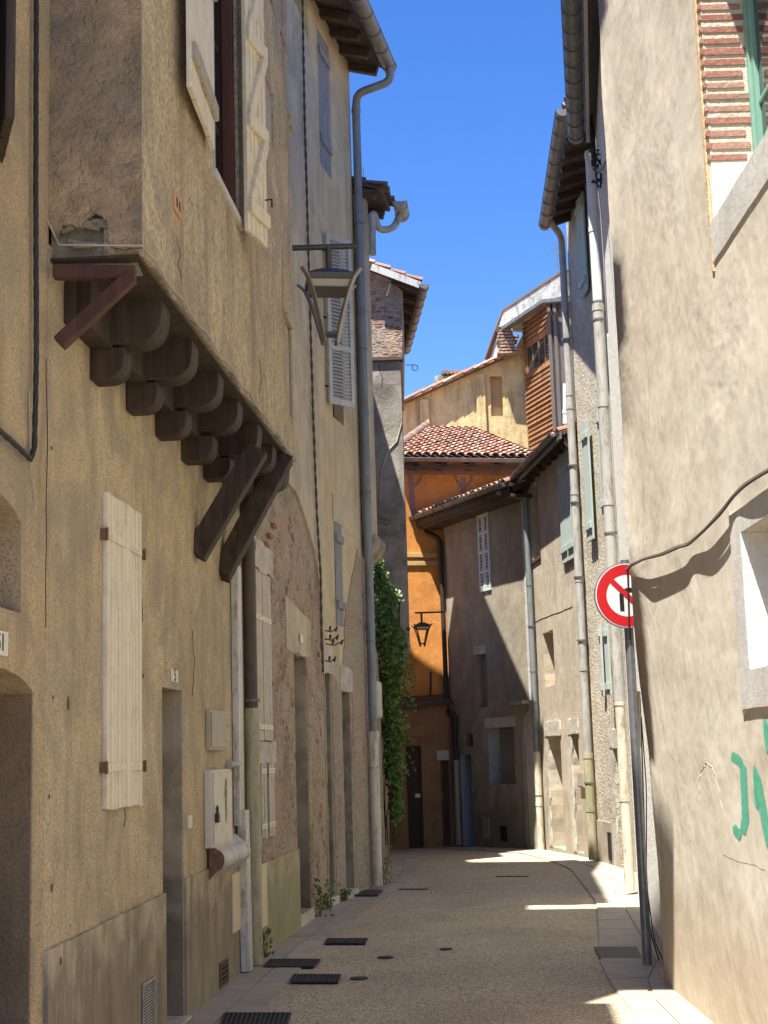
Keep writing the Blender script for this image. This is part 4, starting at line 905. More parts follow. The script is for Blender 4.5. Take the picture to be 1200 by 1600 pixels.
for a in (dA, dB):
    panel_door(H4, L4, a[0], a[1], 0.1, a[3], -0.448, M['door'])
    mb = MB(); mb.box(L4, a[1]-0.03, a[1]+0.01, 0.101, a[3]-0.004, -0.44, -0.012); mk('door_jamb', mb, M['stone'], H4)
    mb = MB(); mb.box(L4, a[0]-0.02, a[1]+0.02, 0.0, 0.098, -0.4, 0.04); mk('doorstep', mb, M['lintel'], H4, bevel=0.01)
    wall('lintel', L4, jitter([(a[0]-0.06, a[3]+0.005), (a[1]+0.06, a[3]+0.005), (a[1]+0.06, a[3]+0.30), (a[0]-0.06, a[3]+0.3)], 0.01), [], M['lintel'], H4, thick=0.03, d0=0.015)
lz = L4.uv(550, 900)[1]
wall('exposed_masonry', L4, jitter([(0.02, 0.0), (dA[0]-0.02, 0.0), (dA[0]-0.02, dA[3]+0.1), (0.02, dA[3]+0.3)], 0.015), [], M['rubble2'], H4, thick=0.03, d0=0.012)
wall('exposed_masonry', L4, jitter([(dA[1]+0.02, 0.0), (dB[0]-0.02, 0.0), (dB[0]-0.02, dB[3]+0.05), (dA[1]+0.02, dA[3])], 0.015), [], M['rubble2'], H4, thick=0.03, d0=0.012)
wall('exposed_masonry', L4, jitter([(dB[1]+0.02, 0.0), (L4.L-0.02, 0.0), (L4.L-0.02, lz), (L4.L-0.3, lz+0.4), (dB[0]+0.3, dB[3]+1.0), (dB[0]+0.1, dB[3]+0.33), (dB[1]+0.05, dB[3]+0.32)], 0.02), [], M['rubble2'], H4, thick=0.03, d0=0.012)
plank_leaf(H4, L4, wU[0]+0.01, wU[1]-0.01, wU[2], wU[3], -0.03, M['bluegrey'], n=4, battens=(0.2, 0.85))
plank_leaf(H4, L4, wL[0]+0.01, wL[1]-0.01, wL[2], wL[3], -0.02, M['bluegrey'], n=3, battens=(0.2, 0.85))
mb = MB(); mb.box(L4, wL[0]-0.05, wL[1]+0.05, wL[3]+0.005, wL[3]+0.35, 0.001, 0.015); mk('lintel', mb, M['strip'], H4)
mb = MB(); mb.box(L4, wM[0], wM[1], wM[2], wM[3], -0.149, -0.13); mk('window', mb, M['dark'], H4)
a = on(L4, 511, 540, 0.03); b = on(L4, 550, 560, 0.26); LL = Pl((a.x, a.y), (b.x, b.y), 1)
if LL.n.dot(EYE-a) < 0: LL.n = -LL.n
zl0 = LL.uv(532, 634)[1]; zl1 = LL.uv(530, 372)[1]
louvre_leaf(H4, LL, 0, LL.L, zl0, zl1, 0, M['louvre'], panels=3, label='pale louvred shutter leaf standing ajar')
for f in (0.1, 0.5, 0.9):
    mb = MB(); q = LL.pt(0.0, zl0+(zl1-zl0)*f, 0); mb.tube([q, q-LL.a*0.06-L4.n*0.02], 0.014, 6); mk('hinge_pin', mb, M['iron'], H4)
roof4 = simple_roof(H4, L3, L3.L-4.2, L3.L+0.05, Z4-0.05, 0.52, 5, 1.7, M['tile_dark'], tiles=True)
roof4b = simple_roof(H4, L4, 0.05, L4.L+0.05, Z4-0.05, 0.50, 5, 1.7, M['tile_dark'], tiles=True)
roof4.parent = H3; roof4.matrix_parent_inverse = world_of(H3).inverted()
gA = L4.pt(L4.L+0.05, ga.z, 0.58); gB = L4.pt(0.0, ga.z, 0.62); gC = L3.pt(L3.L-4.2, ga.z, 0.66)
mk('gutter', gutter_mesh(gA, gB, 0.10), M['zinc'], H4); mk('gutter', gutter_mesh(gB, gC, 0.10), M['zinc'], H3)
# drainpipe of the tall house
pe = L4.pt(L4.L-0.02, 0, 0.09); zmid = L4.uv(568, 1146)[1]
zj = at(550, 140, 19.3).z; z2 = at(551, 258, 19.4).z
pipe_thing('drainpipe', [([gA+Vector((-0.0,-0.15,-0.06)), Vector((gA.x, gA.y-0.15, zj+0.12)), Vector((pe.x+0.03, pe.y-0.1, zj)), Vector((pe.x, pe.y, zj-0.15)), Vector((pe.x, pe.y, zmid))], 0.058, M['zincpipe']),
    ([Vector((pe.x, pe.y, zmid+0.03)), Vector((pe.x, pe.y, 0.05))], 0.068, M['pvc'])], 'tall zinc drainpipe with cream foot on the tan house corner',
    clips=[(Vector((pe.x, pe.y, z)), 0.06) for z in (1.0, 1.55, 3.2, 5.2, 7.2, 9.0)])

# ---- low stone house before the ivy
H5 = thing('narrow_stone_house', L5.pt(1, 0), 'narrow grey stone house squeezed between tan house and ivy', 'house')
Z5 = at(590, 335, 20.5).z; zc5 = L5.uv(580, 850)[1]
wall('wall', L5, rect(0.0, L5.L, -0.3, Z5), [], M['stone'], H5, thick=0.6)
wall('upper_wall', L5, rect(0.01, L5.L-0.35, zc5, Z5-0.01), [], M['strip'], H5, d0=0.14, thick=0.13)
body(H5, L5, 0, L5.L, Z5-0.02, -0.603, -4, M['stone'])
mb = MB(); mb.prism([L5.pt(0.05, z, d) for d, z in ((0.0, zc5+0.02), (0.19, zc5+0.02), (0.19, zc5-0.08), (0.12, zc5-0.22), (0.0, zc5-0.3))], L5.a*0.9); mk('corbel', mb, M['stone'], H5, bevel=0.02)
zb5 = L5.uv(590, 1095)[1]
mb = MB(); mb.box(L5, L5.L-0.5, L5.L-0.05, zb5-0.25, zb5+0.25, 0.0, 0.1); mk('stone_block', mb, M['lintel'], H5, bevel=0.03)
r5 = simple_roof(H5, L5, -0.03, L5.L+0.0, Z5+0.02, 0.42, 4, 1.3, M['tile_dark'], tiles=True, raft_step=0.6)
g0 = L5.pt(0.35, Z5-0.07, 0.62); g1 = L5.pt(L5.L+0.1, Z5-0.07, 0.58)
mk('gutter', gutter_mesh(g0, g1, 0.095), M['greypipe'], H5)
pe5 = L5.pt(0.18, 0, 0.22)
pipe_thing('drainpipe', [([L5.pt(0.6, Z5-0.15, 0.6), L5.pt(0.5, Z5-0.42, 0.5), L5.pt(0.35, Z5-0.48, 0.3), L5.pt(0.3, Z5-0.25, 0.26), L5.pt(0.18, Z5-0.3, 0.24), L5.pt(0.15, Z5-0.9, 0.24)], 0.05, M['greypipe'])], 'crooked grey gutter outlet under the low stone house eave')
mb = MB(); mb.box(L5, 0.0, 0.5, Z5+0.07, Z5+0.45, -0.5, -0.1); mk('chimney', mb, M['brickwall'], H5, bevel=0.02)
t = thing('roof_weed', at(566, 300, 20.3), 'bare thin weed sprouting on the low stone house roof', 'weed'); mb = MB()
p = at(566, 302, 20.3); q = at(568, 262, 20.3); mb.tube([p, (p+q)/2+Vector((0.01,0,0)), q], 0.004, 5)
for i in range(7): f = 0.3+0.1*i; a = p+(q-p)*f; mb.tube([a, a+Vector((random.uniform(-.06,.06), 0, 0.05))], 0.003, 4)
mk('stem', mb, M['stem'], t)

# ---- grey house with brick gable, faces the viewer, jutting over the ivy
G6 = Pl((-0.60, 24.82), (0.50, 24.8), 1)
if G6.n.y > 0: G6.n = -G6.n
H6 = thing('brick_gable_house', G6.pt(0.5, 0), 'grey cracked house with old brick gable jutting over the ivy', 'house')
zlow = G6.uv(620, 1012)[1]; zmidb = G6.uv(600, 562)[1]; zpk = G6.uv(588, 415)[1]; zev = G6.uv(640, 450)[1]
uR = G6.uv(633, 800)[0]
cor = [(0.0, zlow+0.1)]+[G6.uv(x, y) for x, y in ((590, 1008), (610, 1012), (625, 1006), (632, 995))]
wall('wall', G6, [(0.0, zlow), (G6.uv(622,1010)[0], zlow), (uR-0.02, zlow+0.07), (uR, zlow+0.2), (uR, zmidb), (0.0, zmidb)], [], M['grey_face'], H6, thick=4.0)
uG = G6.uv(628, 500)[0]-0.02
wall('gable_wall', G6, [(0.0, zmidb+0.002), (uG, zmidb+0.002), (uG+0.05, zev-0.05), (G6.uv(588,500)[0], zpk), (0.0, zpk+0.1)], [], M['brickwall'], H6, thick=3.9, d0=-0.03)
mb = MB(); mb.box(G6, 0.3, uR+0.05, zmidb-0.03, zmidb+0.04, -0.1, 0.06); mk('string_course', mb, M['soffit'], H6, bevel=0.006)
wall('lower_wall', G6, [(0.0, -0.4), (0.47, -0.4), (0.47, zlow+0.3), (0.0, zlow+0.3)], [], M['stone'], H6, thick=5.5, d0=-0.25)
# roof of the gable house, sloping down to the street
eN = at(658, 440, 24.6); eF = at(630, 548, 28.8); eF.z = eN.z
S6 = (eF-eN).normalized(); T6 = Vector((-1.0, -0.07, 0.40)).normalized(); L6 = 4.2
tm = tile_mesh(eN, S6, T6, (eF-eN).length, L6); N6 = S6.cross(T6); N6 = N6 if N6.z > 0 else -N6; N6.normalize()
o = mk('roof', slab([eN, eF, eF+T6*L6, eN+T6*L6], N6, 0.06), M['soffit'], H6); mk('roof_tiles', tm, M['tile'], o, fix=False)
mb = MB(); mb.bar(eN-N6*0.07-S6*0.01, eN+T6*0.9-N6*0.07-S6*0.01, 0.03, 0.12, N6); mk('verge_board', mb, M['whitepl'], o)
mk('gutter', gutter_mesh(eN+Vector((0.05,-0.05,-0.06)), eF+Vector((0.05,0,-0.06)), 0.085), M['zinc'], H6)
for i in range(6):
    p = eN+S6*(0.15+0.6*i); mb = MB(); mb.bar(p-N6*0.12, p+T6*0.5-N6*0.12, 0.07, 0.09, N6); mk('rafter', mb, M['soffit'], o)
mb = MB(); mb.bar(on(G6, 604, 462, 0.05), on(G6, 614, 432, 0.05), 0.03, 0.03); mk('stay', mb, M['whitepl'], H6)
mb = MB(); mb.hexa([Vector(q) for q in ((-3.5,20.42,-0.3),(-0.15,20.42,-0.3),(-0.13,24.78,-0.3),(-3.5,24.78,-0.3),(-3.5,20.42,3.2),(-0.17,20.42,3.2),(-0.15,24.78,3.2),(-3.5,24.78,3.2))]); mb.hexa([Vector(q) for q in ((-3.5,22.4,3.2),(-0.45,22.4,3.2),(-0.45,24.77,3.2),(-3.5,24.77,3.2),(-3.5,22.4,10.2),(-0.45,22.4,9.2),(-0.45,24.77,9.2),(-3.5,24.77,10.2))]); mk('side_wall_shade_block', mb, M['stone'], H6)  # low wall under the ivy; unseen upper block shaped to shade the grey face
mb = MB(); mb.hexa([Vector(q) for q in ((-4.5,24.9,zlow+0.1),(-0.55,24.9,zlow+0.1),(-0.55,28.8,zlow+0.1),(-4.5,28.8,zlow+0.1),(-4.5,24.9,9.6),(-0.55,24.9,9.6),(-0.55,28.8,9.6),(-4.5,28.8,9.6))]); mk('rear_walls', mb, M['grey_face'], H6)
# iron rings
def ring(name, base, tip, r, mat, label):
    mb = MB(); base = Vector(base); tip = Vector(tip); mb.tube([base, tip], 0.010, 6)
    c = tip+Vector((0.0, 0, -r)); mb.tube([c+Vector((math.cos(a)*r, 0, math.sin(a)*r)) for a in [2*math.pi*i/20 for i in range(21)]], 0.009, 6)
    return tag(mk(name, mb, mat), label, 'iron ring', 'iron rings on the grey house')
M['bluepaint'] = plain('dark_blue_iron', (0.02,0.025,0.10), (0.03,0.03,0.06), rough=0.5)
ring('iron_ring', on(G6, 634, 570, 0.02), on(G6, 648, 570, 0.02), 0.05, M['bluepaint'], 'dark blue iron ring sticking out against the sky')
ring('iron_ring', on(G6, 592, 809, 0.05), on(G6, 604, 812, 0.08), 0.045, M['rust'], 'rusty iron ring on the grey render below')
mb = MB(); pts = [G6.uv(x, y) for x, y in ((628, 660), (620, 690), (606, 705), (596, 735), (594, 780))]; mb.tube([G6.pt(u, z, 0.012) for u, z in pts], 0.012, 6); tag(mk('render_bead', mb, M['strip']), 'pale bead of old plaster curving down the grey house face', 'plaster bead')
# crack
def crack(P, pts, d, parent, w=0.006):
    mb = MB(); q = []
    for (x0, y0), (x1, y1) in zip(pts, pts[1:]):
        for i in range(5): q.append(P.uv(x0+(x1-x0)*i/5+random.uniform(-1, 1), y0+(y1-y0)*i/5+random.uniform(-1, 1)))
    mb.tube([P.pt(u, z, d) for u, z in q], w, 4); return mk('crack', mb, M['dark'], parent)
crack(G6, [(590, 570), (598, 590), (596, 610)], 0.0, H6)
# ivy
def leaf(mb, c, s, n):
    n = n.normalized(); x = n.cross(Vector((0,0,1)))
    if x.length < 0.1: x = Vector((1,0,0))
    x.normalize(); y = n.cross(x); a = random.uniform(0, 6.28); u = x*math.cos(a)+y*math.sin(a); v = n.cross(u)
    p = [c-u*s*0.5, c-v*s*0.42-u*0.12*s+n*s*0.1, c-v*s*0.2+u*s*0.15, c+u*s*0.6-n*s*0.12, c+v*s*0.2+u*s*0.15, c+v*s*0.42-u*0.12*s+n*s*0.1]
    mb.add(p, [(0, 1, 2, 3), (0, 3, 4, 5)])
ivy = thing('ivy', (0.25, 24.2, 0.0), 'mass of green ivy hanging below the grey jutting storey', 'ivy')
mb = MB(); env = [(590, 870, 8, 3), (593, 900, 12, 8), (602, 925, 20, 16), (605, 965, 26, 22), (608, 1005, 30, 24), (610, 1045, 28, 26), (610, 1085, 24, 24), (614, 1130, 20, 22), (616, 1170, 19, 20), (618, 1210, 16, 22), (619, 1250, 12, 20), (620, 1285, 7, 14)]
for i in range(7000):
    k = random.random()**0.9*(len(env)-1); j = min(int(k), len(env)-2); f = k-j
    x = env[j][0]+(env[j+1][0]-env[j][0])*f; y = env[j][1]+(env[j+1][1]-env[j][1])*f; wl = env[j][2]+(env[j+1][2]-env[j][2])*f; 
    lump = 1.0+0.22*math.sin(y*0.09)+0.13*math.sin(y*0.23+1)
    dx = max(-1.6, min(1.6, random.gauss(0, 0.55)))*wl*lump*0.62; c = at(x+dx, y+random.uniform(-6, 6), (22.7 if y < 1030 else 22.7+min(1.2, (y-1030)/80))+random.uniform(-0.3, 0.3))
    n = Vector((random.gauss(0.1, 0.6), -1, random.gauss(0.4, 0.5))); leaf(mb, c, random.uniform(0.05, 0.10), n)
for i in range(10):     # trailing shoots
    y0 = random.uniform(960, 1200); x0 = 632; 
    for j in range(16): c = at(x0+j*1.1+random.uniform(-1.5, 1.5), y0+j*1.6*random.uniform(0.6, 1.3), 24.0+random.uniform(-0.05, 0.05)); leaf(mb, c, random.uniform(0.03, 0.055), Vector((random.gauss(0, .6), -1, 0.4)))
mk('foliage', mb, M['leaf'], ivy, fix=False)
mb = MB()
for i in range(9):
    x0 = 600+i*3.4; pts = [at(x0+random.uniform(-4, 4), y, 24.3+random.uniform(-0.04, 0.06)) for y in range(920, 1345-int(20*random.random()), 40)]; mb.tube(pts, 0.010, 5)
mk('stem', mb, M['stem'], ivy)
# weeds at the wall foot
def weed(P, x, y, s, n, label):
    u, z = P.uv(x, y, 0.06); c0 = P.pt(u, 0.02, 0.06); mb = MB()
    for i in range(n):
        h = random.random()*s; c = c0+Vector((random.gauss(0, s*0.22), random.gauss(0, s*0.4), h)); leaf(mb, c, random.uniform(0.03, 0.06), Vector((random.gauss(0, 1), -1, random.gauss(0.6, 0.6))))
    t = thing('wall_weed', c0, label, 'weed', 'weeds along the left wall foot'); mk('foliage', mb, M['leaf'], t, fix=False)
    sb = MB()
    for i in range(5): sb.tube([c0, c0+Vector((random.gauss(0, s*0.12), random.gauss(0, s*0.2), s*0.45)), c0+Vector((random.gauss(0, s*0.2), random.gauss(0, s*0.35), s*0.85))], 0.003, 4)
    mk('stem', sb, M['stem'], t); return t
weed(L3, 500, 1405, 0.38, 90, 'tallest green weed at the wall foot between the doors')
weed(L4, 510, 1415, 0.16, 60, 'bushy low weed on the pavement beside the tallest one')
weed(L4, 540, 1398, 0.14, 35, 'small weed beside the iron tray')
weed(L3, 414, 1490, 0.22, 30, 'sparse weed behind the algae stained pipe')
weed(L5, 596, 1372, 0.35, 50, 'weed at the stone corner under the ivy')

for pts in ([(193, 1262), (196, 1275), (193, 1296)], [(218, 905), (222, 960), (219, 1010)], [(300, 985), (303, 1040), (300, 1100)], [(72, 560), (73, 700), (71, 860), (72, 1010)]):
    crack(LA, pts, 0.002 if pts[0][1] < 1300 else 0.0165, H2, 0.0022)
crack(JF, [(275, 370), (281, 395), (278, 415), (284, 440)], 0.0, H2, 0.003); crack(JF, [(405, 560), (408, 590), (404, 622)], 0.0, H2, 0.003)
# ---- street lamps
def lamp(name, c, sc, barL, barR, label, bar_z, mats=('lampmetal', 'armmetal')):
    """c: centre of the lantern roof underside; width about sc"""
    t = thing(name, c+Vector((0,0,-0.6*sc)), label, 'street lamp'); body_, arm = M[mats[0]], M[mats[1]]
    mb = MB(); mb.tube([barL, barR], 0.026*sc/0.46, 10); mb.tube([Vector((c.x, c.y, bar_z)), c+Vector((0,0,0.17*sc))], 0.03*sc/0.46, 10); mk('bracket', mb, body_, t)
    def ringpts(hw, z, rot=math.pi/4, n=4): return [c+Vector((hw*math.cos(rot+i*math.pi/2)*1.414, hw*math.sin(rot+i*math.pi/2)*1.414, z)) for i in range(n)]
    def frus(hw0, z0, hw1, z1):
        m = MB(); m.hexa(ringpts(hw0, z0, rot)+ringpts(hw1, z1, rot)); return m
    rot = math.pi/4+0.13
    mk('cap', frus(0.2*sc, 0.125*sc, 0.17*sc, 0.17*sc), body_, t, bevel=0.004)
    mk('roof', frus(0.45*sc, 0.0, 0.26*sc, 0.12*sc), body_, t, bevel=0.004)
    mk('rim', frus(0.43*sc, -0.12*sc, 0.45*sc, -0.002*sc), body_, t, bevel=0.003)
    mk('glass', frus(0.34*sc, -0.25*sc, 0.40*sc, -0.122*sc), M['lampglass'], t)
    mk('ring_frame', frus(0.345*sc, -0.275*sc, 0.35*sc, -0.252*sc), body_, t)
    for i in range(4):
        a = rot+i*math.pi/2; d = Vector((math.cos(a), math.sin(a), 0)); pts = []
        for k in range(11):
            f = k/10; rr = (0.80-0.62*(f**0.60))*sc; pts.append(c+d*rr+Vector((0, 0, (0.05-1.36*f)*sc)))
        m = MB(); side = d.cross(Vector((0,0,1)))
        for p, q in zip(pts, pts[1:]): m.bar(p, q, 0.085*sc, 0.045*sc, d)
        mk('curved_arm', m, arm, t)
    mk('bottom_plate', frus(0.13*sc, -1.16*sc, 0.15*sc, -1.10*sc), body_, t, bevel=0.003)
    return t
Yl = 13.05; cL = at(514, 436, Yl); zbar = at(510, 386, Yl).z
lamp('street_lamp', cL, 0.47, Vector((at(462, 386, Yl).x-0.03, Yl, zbar)), Vector((at(560, 386, Yl).x, Yl, zbar)), 'square lantern with curved metal arms hanging from the jettied house', zbar)
# ================================================================ RIGHT SIDE
M['cream_mortar'] = plaster('cream_lime_mortar', (0.66,0.58,0.45), (0.50,0.42,0.31), (0.72,0.66,0.55), grain=40, gdist=0.01, streak=0.2)
# ---- nearest right house (beige)
B1 = thing('beige_house', R1.pt(5, 0), 'big sunlit beige plastered house at the right edge with green graffiti', 'house')
YC = 10.95-2.5
wA = R1.uv(1112, 350); wAz = wA[1]; uA0 = R1.uv(1200, 210)[0]-1.2
sf = R1.uv(1110, 420)
ju = R1.uv(1109, 300)[0]
wAr = (ju-1.5, ju-0.035, wAz, wAz+2.0)
wB = R1.rc(1161, 833, 1262, 1042); wB = (R1.uv(1161, 840)[0]-0.75, R1.uv(1166, 900)[0], R1.uv(1178, 1046)[1], R1.uv(1161, 832)[1])
# main face as a relief grid with a rounded, cut-back far corner
wall('wall', R1, rect(0.0, YC-0.01, -0.3, 9.9), [rect(wAr[0], wAr[1], wAr[2], wAr[3]), rect(*wB)], M['beige'], B1, depth=[0.32, 0.33], thick=0.6)
def rad(z):
    t = max(0, min(1, (z-0.9)/1.9)); t = t*t*(3-2*t); return 0.65*(1-t)+0.10*t
mb = MB(); nz = 44; na = 10; vs = []; zs_ = [-0.3+10.2*i/nz for i in range(nz+1)]
for z in zs_:
    r = rad(z); row = [Vector((1.94, 10.94, z)), Vector((1.94, max(11.7-r, 10.96)-0.002, z))]
    for k in range(na+1):
        a = math.pi/2*k/na; row.append(Vector((1.94+r-r*math.cos(a), 11.7-r+r*math.sin(a), z)))
    row.append(Vector((2.9, 11.7, z)))
    wv = 0.012*math.sin(z*2.1)+0.008*math.sin(z*5.3+1)
    for j in range(2, len(row)-1): row[j] = row[j]+Vector((-wv*0.6, wv, 0))
    vs += row
m_ = na+4
mb.add(vs, [(i*m_+j, i*m_+j+1, (i+1)*m_+j+1, (i+1)*m_+j) for i in range(nz) for j in range(m_-1)], True)
mk('rounded_corner', mb, M['beige'], B1)
mb = MB(); mb.wbox(2.545, 7.0, 2.52, 11.68, -0.3, 9.85); mk('rear_walls', mb, M['beige'], B1)
mb = MB(); mb.hexa([Vector(q) for q in ((1.6,2.4,9.9),(7.4,2.4,11.3),(7.4,11.95,11.3),(1.6,11.95,9.9),(1.6,2.4,10.0),(7.4,2.4,11.42),(7.4,11.95,11.42),(1.6,11.95,10.0))]); mk('roof', mb, M['tile'], B1)
# high window: brick jamb, sill band, green frame
mb = MB(); zc = wAr[2]+0.36
jm = MB(); jm.box(R1, wAr[1]-0.012, wAr[1]+0.004, wAr[2]+0.002, wAr[3]-0.01, -0.315, -0.006); mk('jamb_mortar', jm, M['cream_mortar'], B1)
n_ = 24; zz = zc
bk = MB()
while zz < wAr[3]-0.08:
    h = random.uniform(0.034, 0.046); a = -0.012-random.uniform(0, 0.006); 
    bk.box(R1, wAr[1]-0.0155-random.uniform(0, 0.004), wAr[1]-0.011, zz, zz+h, -0.235+random.uniform(-0.025, 0.02), a)
    bk.box(R1, wAr[1]-0.018, ju-0.004, zz+0.006, zz+h, a+0.001, 0.004+random.uniform(0, 0.003))
    zz += h+random.uniform(0.024, 0.040)
mk('brick_jamb', bk, M['brick'], B1, bevel=0.003)
jm = MB(); jm.box(R1, wAr[1]-0.016, wAr[1]-0.0125, wAr[2]+0.003, zc-0.012, -0.30, -0.008); mk('jamb_render', jm, M['whiteband'], B1)
mb = MB(); mb.prism([R1.pt(u, z, 0.001) for u, z in jitter([(ju-1.6, sf[1]-0.0), (ju, sf[1]), (ju-0.005, wAz-0.002), (ju-1.6, wAz-0.002)], 0.003)], R1.n*0.008); mk('sill_band', mb, M['greyband'], B1)
mb = MB(); mb.prism([R1.pt(u, z, 0.0) for u, z in jitter([(ju+0.002, sf[1]-0.05), (ju+0.055, sf[1]-0.03), (ju+0.045, wAr[3]), (ju+0.002, wAr[3])], 0.006)], R1.n*0.010); mk('plaster_lip', mb, M['beige_lip'], B1)
fr = MB(); fr.box(R1, wAr[1]-0.065, wAr[1]-0.021, wAr[2], wAr[3], -0.318, -0.25); mk('window_frame', fr, M['winframe'], B1, bevel=0.004)
glazed(B1, R1, wAr[0], wAr[1]-0.07, wAr[2], wAr[3], -0.316, M['winframe'], 2, 3)
# low window with cement surround
s_ = (R1.uv(1143, 805)[0], R1.uv(1165, 1108)[1], R1.uv(1143, 806)[1])
out = [(wB[0]-0.2, s_[1]), (s_[0], s_[1]), (s_[0], s_[2]), (wB[0]-0.2, s_[2])]
wall('window_surround', R1, jitter(out, 0.003), [rect(wB[0], wB[1], wB[2], wB[3])], M['greyband'], B1, depth=[0.014], d0=0.016, thick=0.015, ring=True)
jm = MB(); jm.box(R1, wB[1]-0.006, wB[1]+0.004, wB[2]+0.002, wB[3]-0.002, -0.325, 0.018); mk('window_jamb', jm, M['whiteband'], B1)
jm = MB(); jm.prism([R1.pt(u, z, 0.0) for u, z in jitter([(s_[0]+0.002, s_[1]-0.03), (s_[0]+0.03, s_[1]-0.03), (s_[0]+0.03, s_[2]+0.02), (s_[0]+0.002, s_[2]+0.02)], 0.003)], R1.n*0.010); mk('plaster_lip', jm, M['beige_lip'], B1)
glazed(B1, R1, wB[0], wB[1]-0.01, wB[2], wB[3], -0.326, M['darkwood'], 2, 2)
# graffiti: thin layer of green spray paint
def stroke(pts, w, k=0):
    mb = MB(); L = []
    for (x, y) in pts: L.append(R1.uv(x, y))
    dn = []
    for a, b in zip(L, L[1:]):
        for i in range(8): dn.append((a[0]+(b[0]-a[0])*i/8, a[1]+(b[1]-a[1])*i/8))
    dn.append(L[-1]); lf = []; rt = []
    for i, p in enumerate(dn):
        q0 = dn[max(0, i-1)]; q1 = dn[min(len(dn)-1, i+1)]; t = Vector(((q1[0]-q0[0])/3.0, q1[1]-q0[1])).normalized()
        ww = w*0.46*random.uniform(0.94, 1.06)*min(1.0, 0.55+0.12*min(i, len(dn)-1-i)); lf.append((p[0]-t.y*ww*2.3, p[1]+t.x*ww)); rt.append((p[0]+t.y*ww*2.3, p[1]-t.x*ww))
    n = len(dn); d = 0.0015+0.0007*k
    mb.add([R1.pt(u, z, d) for u, z in lf]+[R1.pt(u, z, d) for u, z in dn]+[R1.pt(u, z, d) for u, z in rt], [(i, i+1, n+i+1, n+i) for i in range(n-1)]+[(n+i, n+i+1, 2*n+i+1, 2*n+i) for i in range(n-1)]); mb.cover = [0.0]*n+[1.0 if 1 < q < n-2 else 0.2 for q in range(n)]+[0.0]*n; return mb
k = 0
for pts, w in (([(1141, 1180), (1152, 1186), (1162, 1196)], 0.075), ([(1161, 1186), (1163, 1230), (1165, 1280), (1160, 1306)], 0.085), ([(1160, 1308), (1152, 1300), (1146, 1288)], 0.08),
               ([(1180, 1190), (1182, 1230), (1184, 1268)], 0.055), ([(1180, 1196), (1190, 1250), (1200, 1300), (1206, 1330)], 0.09), ([(1196, 1118), (1199, 1150), (1203, 1180)], 0.06), ([(1208, 1180), (1209, 1240), (1211, 1290)], 0.06)):
    sb_ = stroke(pts, w*1.5, k); o = mk('graffiti', sb_, M['green'], B1); k += 1
    ca = o.data.attributes.new('cover', 'FLOAT', 'POINT')
    for q, val in enumerate(sb_.cover): ca.data[q].value = val
# relief patch of peeling plaster
for pts in ([(1093, 1255), (1092, 1225), (1096, 1203), (1104, 1193), (1112, 1198), (1118, 1215), (1125, 1245), (1128, 1270)],):
    mb = MB(); q = []
    for (x0, y0), (x1, y1) in zip(pts, pts[1:]):
        for i in range(6): q.append(R1.uv(x0+(x1-x0)*i/6+random.uniform(-1.2, 1.2), y0+(y1-y0)*i/6+random.uniform(-2, 2)))
    mb.tube([R1.pt(u, z, -0.0045) for u, z in q], 0.007, 6); mk('plaster_ridge', mb, M['beige'], B1)
for pts in ([(1054, 335), (1056, 352), (1052, 372)], [(1006, 760), (1004, 830), (1008, 880)], [(1130, 1335), (1150, 1345), (1178, 1352), (1200, 1362)], [(1012, 560), (1015, 620), (1012, 690)]):
    crack(R1, pts, -0.001, B1, 0.0018)
# cable across the beige wall
path = [(978, 889, .05), (986, 882, .03), (1005, 872, .06), (1035, 865, .05), (1062, 852, .05), (1075, 850, .03), (1100, 828, .05), (1128, 798, .04), (1145, 775, .03), (1162, 758, .04), (1185, 742, .05), (1215, 725, .04)]
t = thing('sagging_cable', on(R1, 1100, 828, 0.08), 'twisted dark cable sagging across the beige wall above the low window', 'cable')
for s in range(3):
    mb = MB(); q = []
    for i, (x, y, d) in enumerate(path):
        q.append(on(R1, x, y+random.uniform(-1.0, 1.0)+s*1.2, d*(0.8+0.2*s)*random.uniform(0.9, 1.1) if i not in (1, 8) else 0.03))
    mb.tube(bend(q, 0.15, 4), 0.008, 6); mk('strand', mb, M['cableb'], t)
mb = MB(); mb.tube([on(R1, 984, 1000, 0.02), on(R1, 981, 885, 0.02)], 0.008, 6); mk('strand', mb, M['cable'], t)

# ---- white plastered house beyond the corner
B2 = thing('white_house', R2.pt(3, 0), 'white rough plastered house seen edge on behind the beige corner', 'house')
G2a = at(905, 222, 17.6); Z2 = G2a.z+0.15
wall('wall', R2, rect(0.0, R2.L, -0.3, Z2), [], M['white'], B2, thick=0.5)
mb = MB(); mb.box(R2, 0, R2.L-0.003, -0.3, Z2-0.01, -0.503, -4); mk('rear_walls', mb, M['white'], B2)
g1 = Vector((R2.pt(R2.L, 0, 0.38).x, 17.75, G2a.z)); g1 = at(900, 214, 17.75); g0 = at(892, 0, 14.3); g0.z = g1.z
g0 = g1+(g0-g1).normalized()*5.5
S2 = (g1-g0).normalized(); T2 = (Vector((1,0,0.32))).normalized(); N2 = S2.cross(T2); N2 = N2 if N2.z > 0 else -N2
o = mk('roof', slab([g0+Vector((0.1,0,0.12)), g1+Vector((0.1,0,0.12)), g1+Vector((0.1,0,0.12))+T2*4, g0+Vector((0.1,0,0.12))+T2*4], N2, 0.08), M['soffit'], B2)
mk('roof_tiles', tile_mesh(g0+Vector((0.06,0,0.14)), S2, T2, (g1-g0).length, 4.0, ex=0.33), M['tile'], o, fix=False)
mk('gutter', gutter_mesh(g0, g1, 0.10, brackets=0.42), M['zinc'], B2)
mb = MB(); mb.bar(g0+Vector((0.15,0,0.0)), g1+Vector((0.15,0,0.0)), 0.04, 0.16); mk('fascia', mb, M['greyband'], B2)
